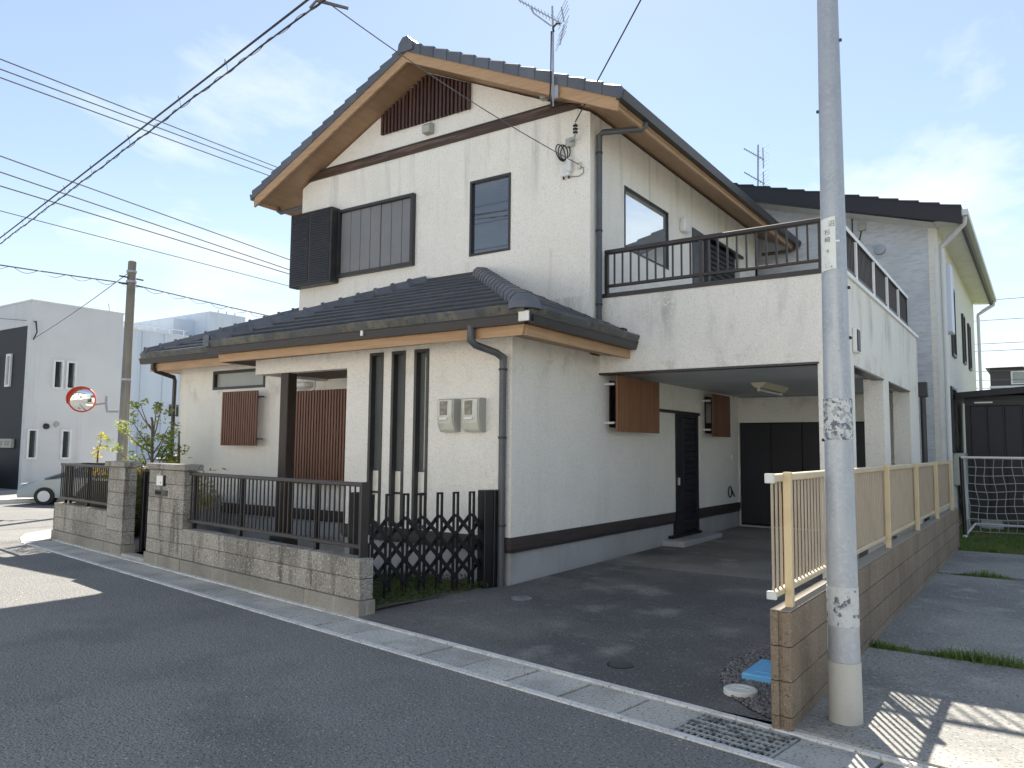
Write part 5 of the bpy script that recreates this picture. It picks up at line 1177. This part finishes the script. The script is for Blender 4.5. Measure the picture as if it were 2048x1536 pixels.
# ------------------------------------------------------------------ overhead lines
def cable(name,label,pts,r,m=cablem,n=6,group=None,cat='cable'):
    return tag(MB().tube(pts,r,n).build(name,m,smooth=True),label,cat,group)
cs=Vector((-6.167,5.119,6.2)); ce=Vector((-19.2,7.45,6.1)); dcb=(cs-ce).normalized()
c0=cs+dcb*14; c1=ce-dcb*10
t=thing('overhead_cable','thick bundled overhead cable running along the road','cable',cs)
main=[ce-dcb*12+(c0-ce+dcb*12)*(i/60) for i in range(61)]
sag=lambda p:p
MB().tube(main,.0125,8).build('power_cable',cablem,t,smooth=True)
MB().tube([p+Vector((.0,.02,-.11+.010*math.sin(i*1.9))) for i,p in enumerate(main)],.010,8).build('messenger_cable',cablem,t,smooth=True)
hel=[]
for i in range(900):
    f=i/899; p=main[0].lerp(main[-1],f)+Vector((0,.02,-.11)); a=i*.42; hel.append(p+Vector((0,.018*math.cos(a),.018*math.sin(a))))
MB().tube(hel,.005,4).build('spiral_hanger',mat('spiral_grey',(.19,.165,.17),.6),t)
for i in range(24):
    p=main[0].lerp(main[-1],(i+.5+random.uniform(-.3,.3))/24); 
    MB().tube([p+Vector((0,0,.02)),p+Vector((.03,-.02,.045)),p+Vector((.07,-.02,-.02)),p+Vector((.04,.02,-.11))],.003,4).build('tie_wire',cableg,t)
cable('service_drop','thin service drop from the bundled cable to the telecom box',catenary((-5.95,5.10,6.15),(-4.965,y2-.05,5.325),.08),.006,cableg)
MB_=MB().tube([(-6.12,5.12,6.10),(-6.0,5.1,6.13),(-5.8,5.35,6.10)],.016,6).build('cable_splice',cableg,None); tag(MB_,'pale splice where the service drop leaves the bundled cable','splice')
cable('service_drop','thick black service drop reaching the insulator bracket at the gable corner',catenary((2.0,3.66,9.5),(-4.97,y2-.13,5.88),.06,24),.0095,cablem)
LBL=['topmost wire of the upper trio over the side street','middle wire of the upper trio over the side street','lowest wire of the upper trio over the side street','topmost wire of the lower group over the side street','second wire of the lower group over the side street','third wire of the lower group over the side street','thin lowest wire of the lower group over the side street']
def xl_(z0,z1,y0,y1_,x): 
    # straight-ish run, extended both ways
    a=Vector((x,y0,z0)); b=Vector((x,y1_,z1)); d_=(b-a); return [a-d_*2.0+d_*(6.0*i/20)+Vector((0,0,0.0)) for i in range(21)]
for i,(z0,z1,e) in enumerate(((9.255,9.156,13.158),(9.051,9.033,13.03),(8.878,8.844,12.957),(7.297,6.673,14.065),(6.974,6.392,14.076),(6.692,6.279,14.08),(6.189,5.95,14.1))):
    a=Vector((-17,6.45,z0)); b=Vector((-17,e,z1)); d_=b-a
    cable('power_line',LBL[i],[a-d_*1.5+d_*(4.5*k_/24)+Vector((0,0,.02*(k_-10)**2*.0)) for k_ in range(25)],.013 if i<6 else .009,cableg)
sp=[]; a=Vector((-18.4,-6,5.2)); b=Vector((-18.4,10.05,5.50))
cable('telephone_line','telephone line strung from the concrete pole along the side street',catenary((-18.38,-8,5.6),(-18.38,10.05,5.5),.25)+catenary((-18.38,10.05,5.5),(-18.38,34,5.6),.35)[1:],.015,cableg)
hel=[]
base=catenary((-18.38,-8,5.6),(-18.38,10.05,5.5),.25,40)+catenary((-18.38,10.05,5.5),(-18.38,34,5.6),.35,50)[1:]
for i in range(700):
    f=i/699*(len(base)-1); k_=min(int(f),len(base)-2); p=base[k_].lerp(base[k_+1],f-k_); a_=i*.62; hel.append(p+Vector((.05*math.cos(a_),0,-.045+.05*math.sin(a_))))
tag(MB().tube(hel,.006,4).build('spiral_hanger',cableg),'wavy spiral hanger wound along the telephone line','cable')
cable('service_drop','wire from the concrete pole down to the white house',catenary((-18.3,10.0,5.75),(-27.0,11.78,5.02),.05),.010,cableg)
cable('service_drop','short wire from the white house wall going off to its left',[(-27.0,11.75,5.55),(-32,10.6,6.1)],.010,cableg)
for i,z in enumerate((10.95,9.7,8.25,7.8,6.55,6.0,5.5)):
    cable('distant_line',('topmost','second','third','fourth','fifth','sixth','lowest')[i]+' of the faint distant wires behind the grey house',[(-14,55,z+.1),(40,57,z-.3)],.016,cableg,4,'distant wires')
# ------------------------------------------------------------------ unseen other side of the street, added for bounced sun and window reflections
t=tag(MB().cbox(-24,12,-4.3,-4.15,.05,.85,.02).build('garden_wall',oppw),'long white garden wall across the road, mirrored in the slit windows','wall')
t=thing('opposite_bounce_house','unseen pale house added across the road to bounce sun, mirrored in the front windows','house',(-8,-11,0))  # unseen house, kept close and pale to bounce sun onto the shaded facade
MB().wall(-20,6,.05,6.2,[(-15,-13,3.7,5.0),(-9,-7,3.7,5.0),(-3,-1,3.7,5.0),(-14,-12,.6,2.4),(-6,-3.5,.6,2.4)],0,-.2,MY(-6.6)).build('wall',oppb,t)
MB().box(-20,6,-15,-6.81,.05,6.2).build('core',mat('dark_interior',(.05,.05,.055),.8),t)
MB().prism([(-20.6,-6.0,6.2),(-20.6,-11,8.4),(-20.6,-16,6.2)],(27.2,0,0)).build('roof',nbroof,t)

for i,z in enumerate((8.25,9.15,9.45,9.75)):
    cable('street_wire',('lowest','second','third','topmost')[i]+' of the four street wires mirrored in the upper front window',[(-40,-2.6+5,z),(-16,-2.9,z),(20,-3.4,z)],.016,cablem,5)
